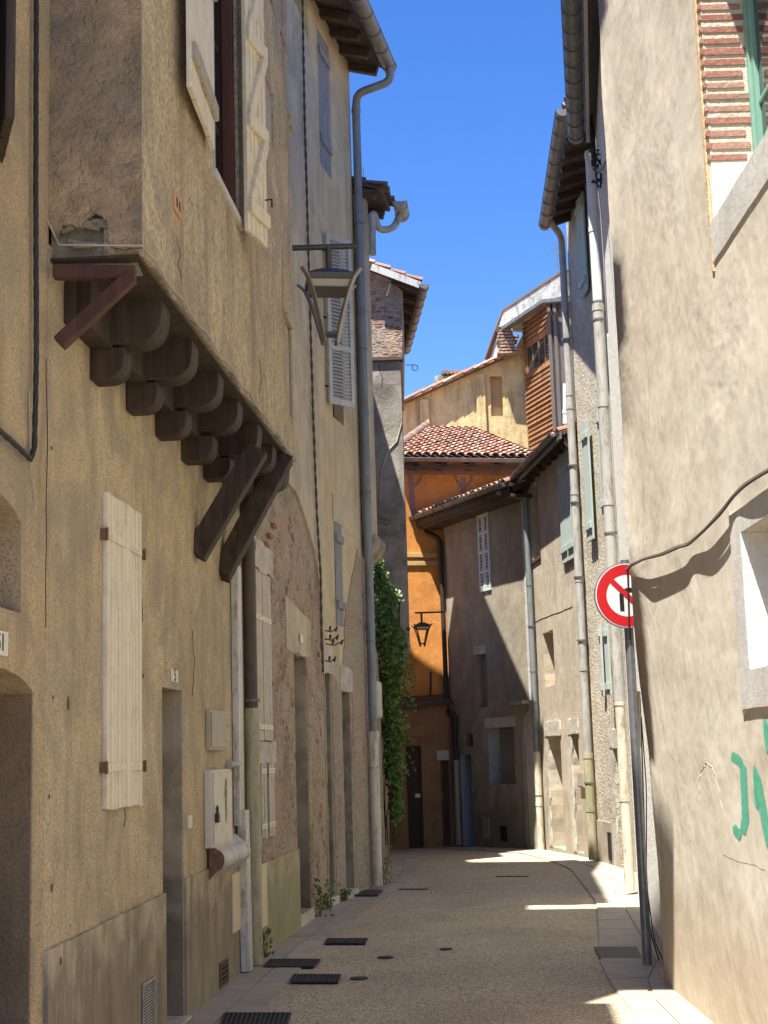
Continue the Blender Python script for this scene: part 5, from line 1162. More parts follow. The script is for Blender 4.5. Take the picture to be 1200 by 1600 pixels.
# grey downpipe on its far corner
pc = R2.pt(R2.L-0.12, 0, 0.09); zc1 = at(970, 860, 17.8).z; zc0 = at(985, 1095, 17.8).z
pipe_thing('drainpipe', [([Vector((pc.x, pc.y, Z2-0.2)), Vector((pc.x, pc.y, at(940, 470, 17.8).z))], 0.06, M['signwhite']), ([Vector((pc.x, pc.y, at(940, 475, 17.8).z)), Vector((pc.x, pc.y, zc0))], 0.070, M['greypipe']),
    ([Vector((pc.x, pc.y, zc0+0.04)), Vector((pc.x, pc.y, 0.05))], 0.062, M['pvc'])], 'wide grey drainpipe with cream foot at the end of the white house', clips=[(Vector((pc.x, pc.y, z)), 0.073) for z in (4.3, 7.0)])
twisted('facade_cable', [on(R2, 921, -30, 0.06), on(R2, 922, 120, 0.05), on(R2, 928, 260, 0.06)], 0.018, 'thick bundle of dark cables down the white wall under its gutter', 3, 0.5)
mb = MB(); pts = [at(930, 262, 16.0), at(938, 330, 15.5), at(944, 420, 15.0), at(949, 520, 14.8)]; mb.tube(pts, 0.010, 6); tag(mk('hanging_wire', mb, M['cable']), 'thin black wire hanging beside the white wall below the cable knot', 'wire')
t = thing('cable_knot', at(928, 268, 16.8), 'black tangle of cable connectors on the white wall high up', 'cable connectors')
for i in range(9):
    mb = MB(); a = at(924+random.uniform(0, 12), 240+random.uniform(0, 46), 16.6+random.uniform(-.1, .1)); mb.tube([a, a+Vector((random.uniform(-.1,.1), 0.02, random.uniform(-.1,.1))), a+Vector((random.uniform(-.1,.12), 0.02, random.uniform(-.1,.1)))], 0.014, 6); mk('connector', mb, M['cable'], t)
mb = MB(); mb.tube([at(932, 272, 16.6), at(940, 263, 14.5), at(950, 250, 12.1)], 0.02, 8); tag(mk('span_cable', mb, M['cable']), 'short thick black cable from the connectors to the beige corner', 'cable')
# loose wires and yellow strip by the sign pole
for k, (pts, r, m, lb) in enumerate(((((1000, 1090), (1004, 1200), (1008, 1330), (1014, 1450), (1036, 1520)), 0.006, 'cable', 'loose black wire hanging between sign pole and beige corner'), (((1002, 1120), (1010, 1230), (1010, 1380), (1022, 1470), (1036, 1500)), 0.005, 'cable', 'second black wire bowing out behind the sign pole'),
                                     (((998, 1080), (1000, 1180), (1004, 1300), (1006, 1330)), 0.014, 'creampanel', 'thin yellowish strip hanging beside the sign pole'))):
    mb = MB(); mb.tube(bend([at(x, y, 12.3) for x, y in pts], 0.1), r, 6); tag(mk('loose_wire' if k < 2 else 'conduit', mb, M[m]), lb, 'wire')

# ---- sign
YS = 12.05; pb = gnd(1012, 1508); pb = Vector((at(1012, 1508, YS).x, YS, 0.0)); sc_ = at(977, 932, YS)
sg = thing('road_sign', pb, 'round no right turn sign on a galvanised pole behind the beige corner', 'road sign')
mb = MB(); mb.tube([pb, Vector((pb.x, pb.y, sc_.z+0.3))], 0.038, 16); mk('pole', mb, M['galv'], sg)
sx = Vector((1, 0.10, 0)).normalized(); sz = Vector((0,0,1)); sn = Vector((0.10, -1, 0)).normalized(); cc = Vector((sc_.x, YS-0.06, sc_.z))
def pr_disc(r, r0, d, th, mat, name, par):
    m = MB(); m.disc(cc+sn*(d+th), sx, sz, r, 64, r0); 
    if r0 <= 0: m.disc(cc+sn*d, sx, sz, r, 64)
    n = 64; vs = [cc+sn*d+sx*math.cos(2*math.pi*k/n)*r+sz*math.sin(2*math.pi*k/n)*r for k in range(n)]; vs += [v+sn*th for v in vs]; m.add(vs, [(k, (k+1) % n, n+(k+1) % n, n+k) for k in range(n)], True)
    return mk(name, m, mat, par)
RS = 0.270
sp = pr_disc(RS, 0, 0, 0.02, M['galv'], 'sign_plate', sg)
pr_disc(RS-0.008, 0, 0.0205, 0.001, M['signwhite'], 'white_face', sp)
pr_disc(RS-0.016, 0.172, 0.0222, 0.0008, M['red'], 'red_ring', sp)
def sbar(pts, w, d, mat, name):
    m = MB()
    for (a, b), (c, e) in pts:
        p = cc+sn*d+sx*a+sz*b; q = cc+sn*d+sx*c+sz*e; m.bar(p, q, 0.001, w, (q-p).cross(sn).cross(q-p) if False else sn.cross(q-p))
    return mk(name, m, mat, sp)
def flatquad(pl_, d, mat, name):
    m = MB(); m.prism([cc+sn*d+sx*a+sz*b for a, b in pl_], sn*0.0006); return mk(name, m, mat, sp)
flatquad([(-0.065, -0.125), (-0.03, -0.125), (-0.03, 0.0), (-0.02, 0.02), (0.0, 0.028), (0.06, 0.028), (0.06, 0.062), (0.0, 0.062), (-0.045, 0.045), (-0.065, 0.01)], 0.0236, M['signblack'], 'arrow_shaft')
flatquad([(0.055, 0.085), (0.055, 0.005), (0.115, 0.045)], 0.0236, M['signblack'], 'arrow_head')
c45 = math.cos(math.pi/4); w_ = 0.021
flatquad([(-0.175*c45-w_*c45, 0.175*c45-w_*c45), (0.175*c45-w_*c45, -0.175*c45-w_*c45), (0.175*c45+w_*c45, -0.175*c45+w_*c45), (-0.175*c45+w_*c45, 0.175*c45+w_*c45)], 0.0248, M['red'], 'slash')
for z in (-0.1, 0.12):
    m = MB(); m.tube([Vector((pb.x, pb.y, cc.z+z-0.015)), Vector((pb.x, pb.y, cc.z+z+0.015))], 0.045, 16); mk('clamp', m, M['galv'], sg)

# ---- roughcast house with sage shutters
B3 = thing('sage_shutter_house', R3.pt(2, 0), 'coarse beige roughcast house with sage green shutters', 'house')
G3f = at(851, 352, 23.0); G3n = at(878, 140, 18.6); G3n.z = G3f.z
Z3 = G3f.z+0.25
d3r = R3.rc(959, 1168, 978, 1358); d3r = (d3r[0], d3r[1], 0.05, d3r[3])
wall('wall', R3, rect(0.0, R3.L, -0.3, Z3), [jitter(rect(*d3r), 0.008)], M['r3'], B3, depth=0.35, thick=0.6)
mb = MB(); mb.box(R3, 0.003, R3.L-0.003, -0.3, Z3-0.02, -0.603, -4); mk('rear_walls', mb, M['r3'], B3)
panel_door(B3, R3, d3r[0], d3r[1], 0.05, d3r[3], -0.348, M['door2'])
wall('lintel', R3, jitter([(d3r[0]-0.1, d3r[3]), (d3r[1]+0.2, d3r[3]), (d3r[1]+0.2, d3r[3]+0.26), (d3r[0]-0.1, d3r[3]+0.26)], 0.015), [], M['lintel'], B3, thick=0.03, d0=0.025)
wall('door_surround', R3, jitter([(d3r[1]+0.0, 0.0), (d3r[1]+0.28, 0.0), (d3r[1]+0.2, d3r[3]), (d3r[1]+0.0, d3r[3])], 0.012), [], M['lintel'], B3, thick=0.02, d0=0.018)
pz3 = R3.uv(945, 1283)[1]
wall('plinth', R3, jitter([(d3r[1]+0.3, -0.1), (R3.L-0.02, -0.1), (R3.L-0.02, pz3), (d3r[1]+0.3, pz3)], 0.01), [], M['r4'], B3, thick=0.03, d0=0.025)
vent(R3, 950, 1300, 957, 1345, M['iron'], 'dark upright grille at the foot of the wall', B3, 0.026, 4, False)
def sh_side(P, parent, xa, ya, xb, yb, d=0.03, mat='sage', two=False, ang=0.0, bat=(0.12, 0.88)):
    r = P.rc(xa, ya, xb, yb, d)
    r = (r[0], r[1], P.uv((xa+xb)/2, yb, d)[1], P.uv((xa+xb)/2, ya, d)[1])
    if two:
        m = (r[0]+r[1])/2; plank_leaf(parent, P, r[0], m-0.008, r[2], r[3], d, M[mat], n=3, battens=bat); plank_leaf(parent, P, m+0.008, r[1], r[2], r[3], d, M[mat], n=3, battens=bat)
    else: plank_leaf(parent, P, r[0], r[1], r[2], r[3], d, M[mat], n=3, battens=bat)
    return r
sh_side(R3, B3, 901, 300, 921, 465, 0.04)
sh_side(R3, B3, 910, 655, 930, 848, 0.06)
sh_side(R3, B3, 934, 630, 949, 812, 0.06)
sh_side(R3, B3, 937, 975, 946, 1088, 0.03, 'louvre'); sh_side(R3, B3, 945, 975, 957, 1086, 0.10)
# its roof
S3 = (G3f-G3n).normalized(); T3 = Vector((1, 0.05, 0.32)).normalized(); N3 = S3.cross(T3); N3 = N3 if N3.z > 0 else -N3
Lr3 = (G3f-G3n).length; q0 = G3n+Vector((0.10, 0, 0.12))
o = mk('roof', slab([q0, q0+S3*Lr3, q0+S3*Lr3+T3*4, q0+T3*4], N3, 0.07), M['soffit'], B3)
mk('roof_tiles', tile_mesh(q0-T3*0.05, S3, T3, Lr3, 4.0, ex=0.33), M['tile'], o, fix=False)
for i in range(9):
    p = q0+S3*(0.1+(Lr3-0.2)*i/8)-N3*0.12; mb = MB(); mb.bar(p, p+T3*0.9, 0.08, 0.11, N3); mk('rafter', mb, M['soffit'], o)
mk('gutter', gutter_mesh(G3n, G3f, 0.095), M['zinc'], B3)
pp = R3.pt(R3.L-0.05, 0, 0.10); zA = at(890, 362, 23.1).z
zB_ = at(925, 1180, 23.2).z; zM = at(905, 640, 23.2).z
pipe_thing('drainpipe', [([G3f+Vector((0.02,-0.25,-0.06)), Vector((G3f.x+0.05, G3f.y-0.2, zA+0.1)), Vector((pp.x, pp.y, zA-0.05)), Vector((pp.x, pp.y, zM+0.3)), Vector((pp.x, pp.y, zM))], 0.057, M['greypipe']), ([Vector((pp.x, pp.y, zM+0.1)), Vector((pp.x, pp.y, zB_))], 0.064, M['greypipe']), ([Vector((pp.x, pp.y, zB_+0.04)), Vector((pp.x, pp.y, 0.03))], 0.072, M['pvcgreen'])],
    'long pale drainpipe between the sage shutter house and brown house', clips=[(Vector((pp.x, pp.y, z)), 0.078) for z in (1.2, 3.4, 4.4, 5.6, 6.2, 8.3)])

# ---- brown-beige house
B4 = thing('brown_beige_house', R4.pt(2, 0), 'brown beige house with crack across its front and weathered door', 'house')
e4 = on(R4, 840, 705, 0.35); Z4r = e4.z
dd1 = R4.rc(856, 1150, 884, 1330); dd2 = R4.rc(893, 1147, 913, 1345); ww1 = R4.rc(848, 990, 868, 1070); ww2 = R4.rc(821, 768, 845, 868)
dd1 = (dd1[0], dd1[1], 0.05+gz(0, 25), dd1[3]); dd2 = (dd2[0], dd2[1], 0.05, dd2[3])
zw = Z4r+0.06
wall('wall', R4, rect(0.0, R4.L, -0.45, zw), [jitter(rect(*dd1), 0.012), jitter(rect(*dd2), 0.008), jitter(rect(*ww1), 0.008), rect(ww2[0], ww2[1], ww2[2], ww2[3])], M['r4'], B4, depth=[0.28, 0.35, 0.3, 0.3], thick=0.6)
mb = MB(); mb.box(R4, 0.003, R4.L-0.003, -0.45, zw-0.02, -0.603, -2.6); mk('rear_walls', mb, M['r4'], B4)
panel_door(B4, R4, dd1[0], dd1[1]-0.25, dd1[2]+0.25, dd1[3]-0.02, -0.278, M['door2'], label='weathered grey plank door with holes')
mb = MB(); mb.box(R4, dd2[0], dd2[1]-0.01, dd2[2], dd2[3]-0.005, -0.349, -0.30); mk('door', mb, M['timber_grey'], B4)
for dd in (dd1, dd2):
    wall('lintel', R4, jitter([(dd[0]-0.1, dd[3]), (dd[1]+0.22, dd[3]), (dd[1]+0.22, dd[3]+0.24), (dd[0]-0.1, dd[3]+0.24)], 0.015), [], M['lintel'], B4, thick=0.03, d0=0.025)
    wall('door_surround', R4, jitter([(dd[1], dd[2]), (dd[1]+0.24, dd[2]), (dd[1]+0.2, dd[3]), (dd[1], dd[3])], 0.02), [], M['lintel'], B4, thick=0.02, d0=0.015)
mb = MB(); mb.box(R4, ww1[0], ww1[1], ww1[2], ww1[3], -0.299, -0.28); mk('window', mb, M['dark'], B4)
mb = MB(); mb.box(R4, ww2[0], ww2[1], ww2[2], ww2[3], -0.299, -0.29); mk('window', mb, M['r4'], B4)
mb = MB(); mb.box(R4, ww2[0]-0.03, ww2[1]+0.03, ww2[2]-0.06, ww2[2]-0.004, 0.001, 0.03); mk('sill', mb, M['soffit'], B4, bevel=0.004)
sh_side(R4, B4, 872, 705, 902, 878, 0.02, two=True)
crack(R4, [(826, 977), (850, 965), (878, 955), (900, 945)], -0.002, B4, 0.008)
r = R4.rc(903, 1206, 913, 1232, 0.0); t, _ = wallbox('intercom', R4, 902, 1206, 912, 1231, 0.03, M['boxgrey'], 'small grey intercom box on the jamb right of the second door', 'intercom', d=-0.0+0.016)
o = simple_roof(B4, R4, -0.0, R4.L+0.05, Z4r, 0.25, 2.6, 1.0, M['tile'], tiles=True, raft_step=0.5)
mb = MB(); mb.bar(R4.pt(0.0, Z4r-0.05, 0.27), R4.pt(R4.L, Z4r-0.05, 0.27), 0.03, 0.12); mk('fascia', mb, M['zinc'], B4)
# short pipe elbow from the upper roofs beside the long drainpipe
gq = R4.pt(0.25, Z4r+0.02, 0.40)
pipe_thing('drainpipe', [([at(884, 600, 23.9), at(884, 640, 23.9), at(884, 662, 23.9)], 0.05, M['signwhite'])], 'short white pipe dropping onto the brown house roof')
pipe_thing('drainpipe', [([at(885, 672, 23.6), at(886, 690, 23.5), at(898, 705, 23.3)], 0.05, M['signwhite'])], 'white elbow leading from the brown house gutter into the long pipe')
mb = gutter_mesh(R4.pt(0.2, Z4r+0.02, 0.35), R4.pt(R4.L+0.0, Z4r+0.02, 0.35), 0.055); mk('gutter', mb, M['zinc'], B4)

# ---- grey-brown house turned across the view
B5 = thing('louvre_shutter_house', R5.pt(2, 0), 'low grey brown house across the bend with white louvred shutters', 'house')
e5n = on(R5, 800, 750, 0.45); e5f = on(R5, 650, 812, 0.45); Z5r = (e5n.z+e5f.z)/2
gl = -0.14
wl5 = R5.rc(747, 797, 769, 928); wl5 = (wl5[0], wl5[1], R5.uv(758, 924)[1], R5.uv(758, 802)[1])
ws5 = R5.rc(743, 1024, 763, 1104); wg5 = R5.rc(762, 1138, 806, 1226); do5 = R5.rc(719, 1180, 741, 1318); do5 = (do5[0], do5[1], gl, do5[3]); wq5 = R5.rc(724, 1147, 739, 1166)
ar5 = R5.rc(817, 1150, 829, 1320); ar5 = (ar5[0], ar5[1], gl+0.1, ar5[3])
wall('wall', R5, rect(0.0, R5.L, -0.5, Z5r+0.1), [rect(*wl5), rect(*ws5), rect(*wg5), rect(*do5), rect(*wq5), arch(max(ar5[0], 0.08), ar5[1], ar5[2], ar5[3], 0.1)], M['r5'], B5, depth=[0.04, 0.15, 0.28, 0.35, 0.2, 0.2], thick=0.5)
mb = MB(); mb.box(R5, 0.003, R5.L-0.003, -0.5, Z5r-0.1, -0.503, -1.6); mk('rear_walls', mb, M['r5'], B5)
m_5 = (wl5[0]+wl5[1])/2
for a, b in ((wl5[0], m_5-0.01), (m_5+0.01, wl5[1])): louvre_leaf(B5, R5, a, b, wl5[2], wl5[3], 0.0, M['louvre2'], panels=4, st=0.05, slat=0.06)
wall('pale_corner_strip', R5, jitter([(0.02, -0.45), (0.62, -0.45), (0.60, 2.3), (0.35, 2.5), (0.33, Z5r-0.1), (0.02, Z5r-0.1)], 0.012), [arch(max(ar5[0], 0.08), ar5[1], ar5[2], ar5[3], 0.1)], M['r5pale'], B5, depth=[0.012], thick=0.012, d0=0.014, ring=True)
mb = MB(); mb.box(R5, ws5[0], ws5[1], ws5[2], ws5[3], -0.149, -0.13)
for i in range(22): z = ws5[2]+0.02+(ws5[3]-ws5[2]-0.04)*i/22; mb.box(R5, ws5[0]+0.02, ws5[1]-0.02, z, z+0.03, -0.13, -0.118)
mk('roller_blind', mb, M['roller'], B5)
mb = MB(); mb.box(R5, ws5[0]-0.05, ws5[1]+0.05, ws5[3]+0.0, ws5[3]+0.18, 0.001, 0.03); mk('lintel', mb, M['lintel'], B5, bevel=0.01)
mb = MB(); mb.box(R5, wg5[0], wg5[1], wg5[2], wg5[3], -0.279, -0.26)
for i in range(24): z = wg5[2]+0.02+(wg5[3]-wg5[2]-0.04)*i/24; mb.box(R5, wg5[0]+0.02, wg5[1]-0.02, z, z+0.032, -0.26, -0.245)
mk('roller_blind', mb, M['roller'], B5)
for w_5 in (wg5, do5):
    mb = MB(); mb.box(R5, w_5[1]-0.006, w_5[1]+0.004, w_5[2]+0.002, w_5[3]-0.002, -0.24, 0.004); mk('painted_jamb', mb, M['bluejamb'], B5)
mb = MB(); mb.box(R5, wg5[0]-0.08, wg5[1]+0.1, wg5[3], wg5[3]+0.2, 0.001, 0.02); mk('lintel', mb, M['r5pale'], B5, bevel=0.01)
panel_door(B5, R5, do5[0], do5[1]-0.01, gl, do5[3], -0.345, M['door'])
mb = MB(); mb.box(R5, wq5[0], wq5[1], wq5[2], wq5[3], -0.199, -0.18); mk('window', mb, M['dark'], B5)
vent(R5, 782, 1290, 793, 1315, M['iron'], 'dark vent near the ground', B5, 0.002, 4, False)
mb = MB(); r = R5.rc(755, 1277, 766, 1310); mb.box(R5, r[0], r[1], r[2], r[3], 0.001, 0.02); mk('cover_plate', mb, M['roller'], B5)
q = R5.rc(803, 1090, 824, 1100); mb = MB(); mb.box(R5, 0.15, q[1]+0.1, q[2], q[2]+0.06, 0.0, 0.28); mk('door_canopy', mb, M['stone'], B5, bevel=0.01)
rr5 = simple_roof(B5, R5, -0.1, R5.L+0.75, Z5r, 0.5, 1.5, 0.75, M['tile'], tiles=True, raft_step=0.5)
mk('gutter', gutter_mesh(R5.pt(-0.05, Z5r-0.0, 0.56), R5.pt(R5.L+0.8, Z5r-0.0, 0.56), 0.075), M['zinc'], B5)
mb = MB(); mb.bar(R5.pt(-0.05, Z5r-0.13, 0.46), R5.pt(R5.L+0.75, Z5r-0.13, 0.46), 0.03, 0.16); mk('fascia', mb, M['soffit'], B5)
mb = MB(); mb.box(R5, -0.08, R5.L+0.7, Z5r-0.26, Z5r-0.2, -0.02, 0.44); mk('soffit_board', mb, M['soffit'], B5)
pk = R4.pt(R4.L-0.02, 0, 0.09); zA5 = at(810, 765, 27.2).z; zB5 = at(828, 1178, 27.3).z
pipe_thing('drainpipe', [([R5.pt(0.35, Z5r-0.1, 0.5), R5.pt(0.2, Z5r-0.2, 0.35), Vector((pk.x, pk.y, zA5-0.1)), Vector((pk.x, pk.y, zB5))], 0.055, M['zincpipe']), ([Vector((pk.x, pk.y, zB5+0.04)), Vector((pk.x, pk.y, gl+0.05))], 0.065, M['pvc'])],
    'blue grey drainpipe with cream foot where brown and grey houses meet', clips=[(Vector((pk.x, pk.y, z)), 0.062) for z in (0.9, 2.6, 4.0)])
pj = R5.pt(R5.L-0.02, 0, 0.08); ps = R5.pt(R5.L-0.35, 0, 0.08); zk5 = at(695, 1113, 30.5).z; zB6 = at(712, 1190, 30.4).z
pipe_thing('drainpipe', [([R5.pt(R5.L+0.6, Z5r-0.1, 0.45), R5.pt(R5.L+0.02, Z5r-0.5, 0.08), Vector((pj.x, pj.y, zk5)), Vector((ps.x, ps.y, zk5-0.05)), Vector((ps.x, ps.y, zB6))], 0.05, M['iron']), ([Vector((ps.x, ps.y, zB6+0.03)), Vector((ps.x, ps.y, gl+0.02))], 0.06, M['roller'])],
    'dark drainpipe with kinked foot at the far corner of the grey house')

# ---- orange house
OR = Pl((-1.6, 30.45), (3.3, 31.45), 1)
if OR.n.y > 0: OR.n = -OR.n
B6 = thing('orange_house', OR.pt(2.5, 0), 'orange limewashed house closing the street under a terracotta tile roof', 'house')
zG = OR.uv(720, 716, 0.5)[1]; 
wall('wall', OR, rect(0.0, OR.L, -0.5, zG+0.12), [], M['orange'], B6, thick=0.6)
mb = MB(); mb.box(OR, 0.003, OR.L-0.003, -0.5, zG-0.1, -0.603, -5.2); mk('rear_walls', mb, M['orange'], B6)
# painted timber pattern and bands
def orb(pts, w, mat='strip', d=0.001, th=0.02, name='moulding'):
    mb = MB()
    for (x0, y0), (x1, y1) in zip(pts, pts[1:]):
        mb.bar(on(OR, x0, y0, d+th/2), on(OR, x1, y1, d+th/2), w, th, OR.n)
    return mk(name, mb, M[mat], B6, bevel=0.004)
M['mauve'] = plain('faded_mauve_timber', (0.30,0.20,0.18), (0.22,0.14,0.12), rough=0.8)
orb([(634, 738), (800, 740)], 0.09, 'mauve'); orb([(643, 740), (645, 810)], 0.10, 'mauve', name='timber_post')
orb([(724, 745), (724, 790)], 0.10, 'mauve', name='timber_post')
orb([(660, 740), (656, 752), (648, 760)], 0.05, 'mauve', 0.003, name='timber_brace'); orb([(711, 742), (716, 754), (723, 762)], 0.05, 'mauve', 0.003, name='timber_brace'); orb([(738, 742), (736, 752), (727, 762)], 0.05, 'mauve', 0.003, name='timber_brace')
mb = MB(); a = OR.uv(634, 868)[1]; mb.box(OR, 0.2, 2.9, a-0.05, a+0.05, 0.001, 0.06); mb.box(OR, 0.2, 2.9, a-0.22, a-0.12, 0.001, 0.04); mk('string_course', mb, M['recess_orange'], B6, bevel=0.008)
for x in (643, 686, 730, 776):
    u, z = OR.uv(x, 728); mb = MB(); mb.box(OR, u-0.07, u+0.07, z-0.1, z+0.09, 0.0, 0.42); mk('rafter', mb, M['soffit'], B6, bevel=0.006)
T7 = (-OR.n*5.4+Vector((0,0,1.85))); L7 = T7.length; T7.normalize(); S7 = OR.a; O7 = OR.pt(0.0, zG, 0.5); N7 = S7.cross(T7); N7 = N7 if N7.z > 0 else -N7
uL = OR.uv(634, 716, 0.5)[0]-0.2
hipx = OR.uv(700, 700, 0.5)[0]-0.3
def tmx(s):
    u = uL+s
    return L7 if u > hipx+1.1 else max(0.3, L7*(u-uL+0.5)/(hipx+1.6-uL))
o = mk('roof', slab([OR.pt(uL, zG, 0.5), OR.pt(OR.L, zG, 0.5), OR.pt(OR.L, zG, 0.5)+T7*L7, OR.pt(hipx+1.2, zG, 0.5)+T7*L7], N7, 0.08), M['soffit'], B6)
mk('roof_tiles', tile_mesh(OR.pt(uL, zG+0.02, 0.52), S7, T7, OR.L-uL, L7, tmax=tmx, w=0.19, ex=0.30), M['tile'], o, fix=False)
rg = MB()
pa = OR.pt(uL, zG+0.10, 0.5)+T7*0.4; pb_ = OR.pt(hipx+1.1, zG+0.1, 0.5)+T7*L7
for i in range(16):
    a = pa+(pb_-pa)*i/16; b = pa+(pb_-pa)*(i+1.15)/16; rg.tube([a, b], 0.085, 8, caps=True, r2=0.10)
mk('ridge_tiles', rg, M['tile_dark'], o)
mk('gutter', gutter_mesh(OR.pt(uL, zG-0.03, 0.57), OR.pt(OR.L, zG-0.03, 0.57), 0.07), M['zinc'], B6)
mb = MB(); mb.box(OR, uL+0.02, OR.L-0.1, zG-0.22, zG-0.11, 0.36, 0.42); mk('fascia', mb, M['soffit'], B6)
# lower front: gate, door, ledge
LO = Pl((-0.3, 29.55), (1.28, 30.72), 1)
if LO.n.y > 0: LO.n = -LO.n
LO = Pl((-0.3, 30.05), (1.30, 30.75), 1)
if LO.n.y > 0: LO.n = -LO.n
zl0_ = LO.uv(640, 1112)[1]; zl1_ = LO.uv(693, 1100)[1]
ga_ = LO.rc(634, 1166, 663, 1325); ga_ = (ga_[0], ga_[1], gl-0.02, ga_[3]); do_ = LO.rc(688, 1188, 706, 1325); do_ = (do_[0], min(do_[1], LO.L-0.02), gl-0.02, do_[3])
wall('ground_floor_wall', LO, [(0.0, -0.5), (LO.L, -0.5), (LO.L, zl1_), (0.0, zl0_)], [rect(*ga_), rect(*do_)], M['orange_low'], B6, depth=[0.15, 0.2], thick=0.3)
plank_leaf(B6, LO, ga_[0], ga_[1], ga_[2], ga_[3], -0.14, M['door'], n=8, name='gate')
panel_door(B6, LO, do_[0], do_[1], do_[2], do_[3], -0.198, M['redwood'])
mb = MB(); mb.box(LO, do_[0]-0.08, do_[1], do_[3]+0.0, do_[3]+0.2, 0.001, 0.02); mk('lintel', mb, M['r5pale'], B6)
mb = MB(); mb.box(LO, ga_[0]-0.05, ga_[1]+0.1, ga_[3]+0.02, ga_[3]+0.2, 0.001, 0.02); mk('gate_lintel', mb, M['timber'], B6)
mb = MB(); mb.hexa([LO.pt(-0.05, zl0_, -0.7), LO.pt(LO.L, zl1_, -0.3), LO.pt(LO.L, zl1_, 0.12), LO.pt(-0.05, zl0_, 0.12), LO.pt(-0.05, zl0_+0.3, -0.7), LO.pt(LO.L, zl1_+0.22, -0.3), LO.pt(LO.L, zl1_+0.06, 0.12), LO.pt(-0.05, zl0_+0.06, 0.12)]); mk('ledge', mb, M['soffit'], B6, bevel=0.01)
r = LO.rc(652, 1242, 660, 1246); mb = MB(); mb.box(LO, r[0], r[1], r[2], r[3]+0.02, -0.105, -0.10); mk('letter_slot', mb, M['signwhite'], B6)
mb = MB(); pts = [on(OR, x, y, 0.03) for x, y in ((636, 1104), (650, 1098), (668, 1095), (673, 1085), (673, 1050))]; mb.tube(bend(pts, 0.1), 0.02, 8); tag(mk('wall_conduit', mb, M['iron']), 'dark bent conduit low on the orange wall', 'conduit')
# second lamp
Y2 = 30.2; c2 = at(659, 977, Y2); zb2 = at(668, 957, Y2).z
lamp('street_lamp', c2, 0.33, Vector((at(690, 957, Y2).x+0.05, Y2, zb2)), Vector((at(648, 957, Y2).x, Y2, zb2)), 'small dark lantern hanging before the sunlit orange wall', zb2, ('iron', 'bronze'))

# ---- yellow house behind
YE = Pl((-2.5, 37.2), (3.9, 37.5), 1)
if YE.n.y > 0: YE.n = -YE.n
B7 = thing('yellow_house', YE.pt(4, 0), 'yellow stained house rising behind the orange house roof', 'house')
ra, rb = YE.uv(632, 632), YE.uv(786, 562); sl_ = (rb[1]-ra[1])/(rb[0]-ra[0]); uE = YE.uv(830, 640)[0]
rc_ = YE.rc(765, 588, 787, 655); rc_ = (rc_[0], rc_[1], YE.uv(775, 650)[1], YE.uv(775, 588)[1])
zat = lambda u: ra[1]+sl_*(u-ra[0])
wall('wall', YE, [(0.0, 0.0), (uE, 0.0), (uE, zat(uE)+0.6), (YE.uv(803, 552)[0], YE.uv(803, 548)[1]), (rb[0], zat(rb[0])), (0.0, zat(0.0))], [jitter(rect(rc_[0], rc_[1]-0.0, rc_[2], rc_[3]), 0.01)], M['yellow'], B7, depth=0.22, thick=2.5)
mb = MB(); mb.box(YE, rc_[0]+0.004, rc_[1]-0.004, rc_[2]+0.3, rc_[3]-0.004, -0.218, -0.20); mk('blocked_window', mb, M['recess_orange'], B7)
# sloping tiled coping: tiles laid along the rake
Sx = (YE.pt(rb[0], rb[1])-YE.pt(0, zat(0))); Lx = Sx.length; Sx.normalize(); mb = MB()
Tn = -YE.n; Nn = Vector((0,0,1))
nn = int(Lx/0.30); rt_ = MB()
for row in range(5):
    for i in range(nn+1):
        a = YE.pt(0, zat(0)+0.03, 0.22-row*0.26)+Sx*(i*0.30)+Vector((0,0,0.02+random.uniform(-0.008, 0.008))); b = a+Sx*0.36+Vector((0,0,0.035))
        x = YE.n; vs = []
        for p, rr in ((a, 0.10), (b, 0.085)):
            for q in range(7): an = math.pi*q/6; vs.append(p+x*math.cos(an)*rr+Vector((0,0,math.sin(an)*rr*0.8)))
        rt_.add(vs, [(q, q+1, 7+q+1, 7+q) for q in range(6)])
o = mk('roof', (lambda m: (m.hexa([YE.pt(0, zat(0)-0.0, -1.2)+Vector((0,0,0)), YE.pt(rb[0], rb[1], -1.2), YE.pt(rb[0], rb[1], 0.2), YE.pt(0, zat(0), 0.2), YE.pt(0, zat(0)+0.04, -1.2), YE.pt(rb[0], rb[1]+0.04, -1.2), YE.pt(rb[0], rb[1]+0.04, 0.2), YE.pt(0, zat(0)+0.04, 0.2)]), m)[1])(MB()), M['tile_dark'], B7)
mk('roof_tiles', rt_, M['tile'], o, fix=False)
for x in (663, 752): 
    u, z = YE.uv(x, 640); mb = MB(); zt7 = zat(u)-0.1; mb.prism([YE.pt(u-0.14, 6, 0.0), YE.pt(u+0.14, 6, 0.0), YE.pt(u+0.12, zt7, 0.0), YE.pt(u-0.12, zt7, 0.0)], YE.n*0.09); mk('pilaster', mb, M['yellow'], B7, bevel=0.03)
t = thing('distant_chimney', at(700, 592, 40), 'low grey chimney top with ridge tiles behind the yellow rake', 'chimney')
mb = MB(); a = at(680, 600, 41); b = at(712, 586, 41); mb.wbox(a.x, b.x, 41, 41.7, a.z-1.5, b.z); mk('stack', mb, M['stone'], t, bevel=0.02)
mb = MB()
for i in range(5): mb.tube([Vector((at(693+i*6, 584, 41).x, 40.9, at(700, 585, 41).z+0.05)), Vector((at(693+i*6, 584, 41).x, 41.8, at(700, 585, 41).z+0.05))], 0.06, 8)
mk('coping_tiles', mb, M['tile_dark'], t)

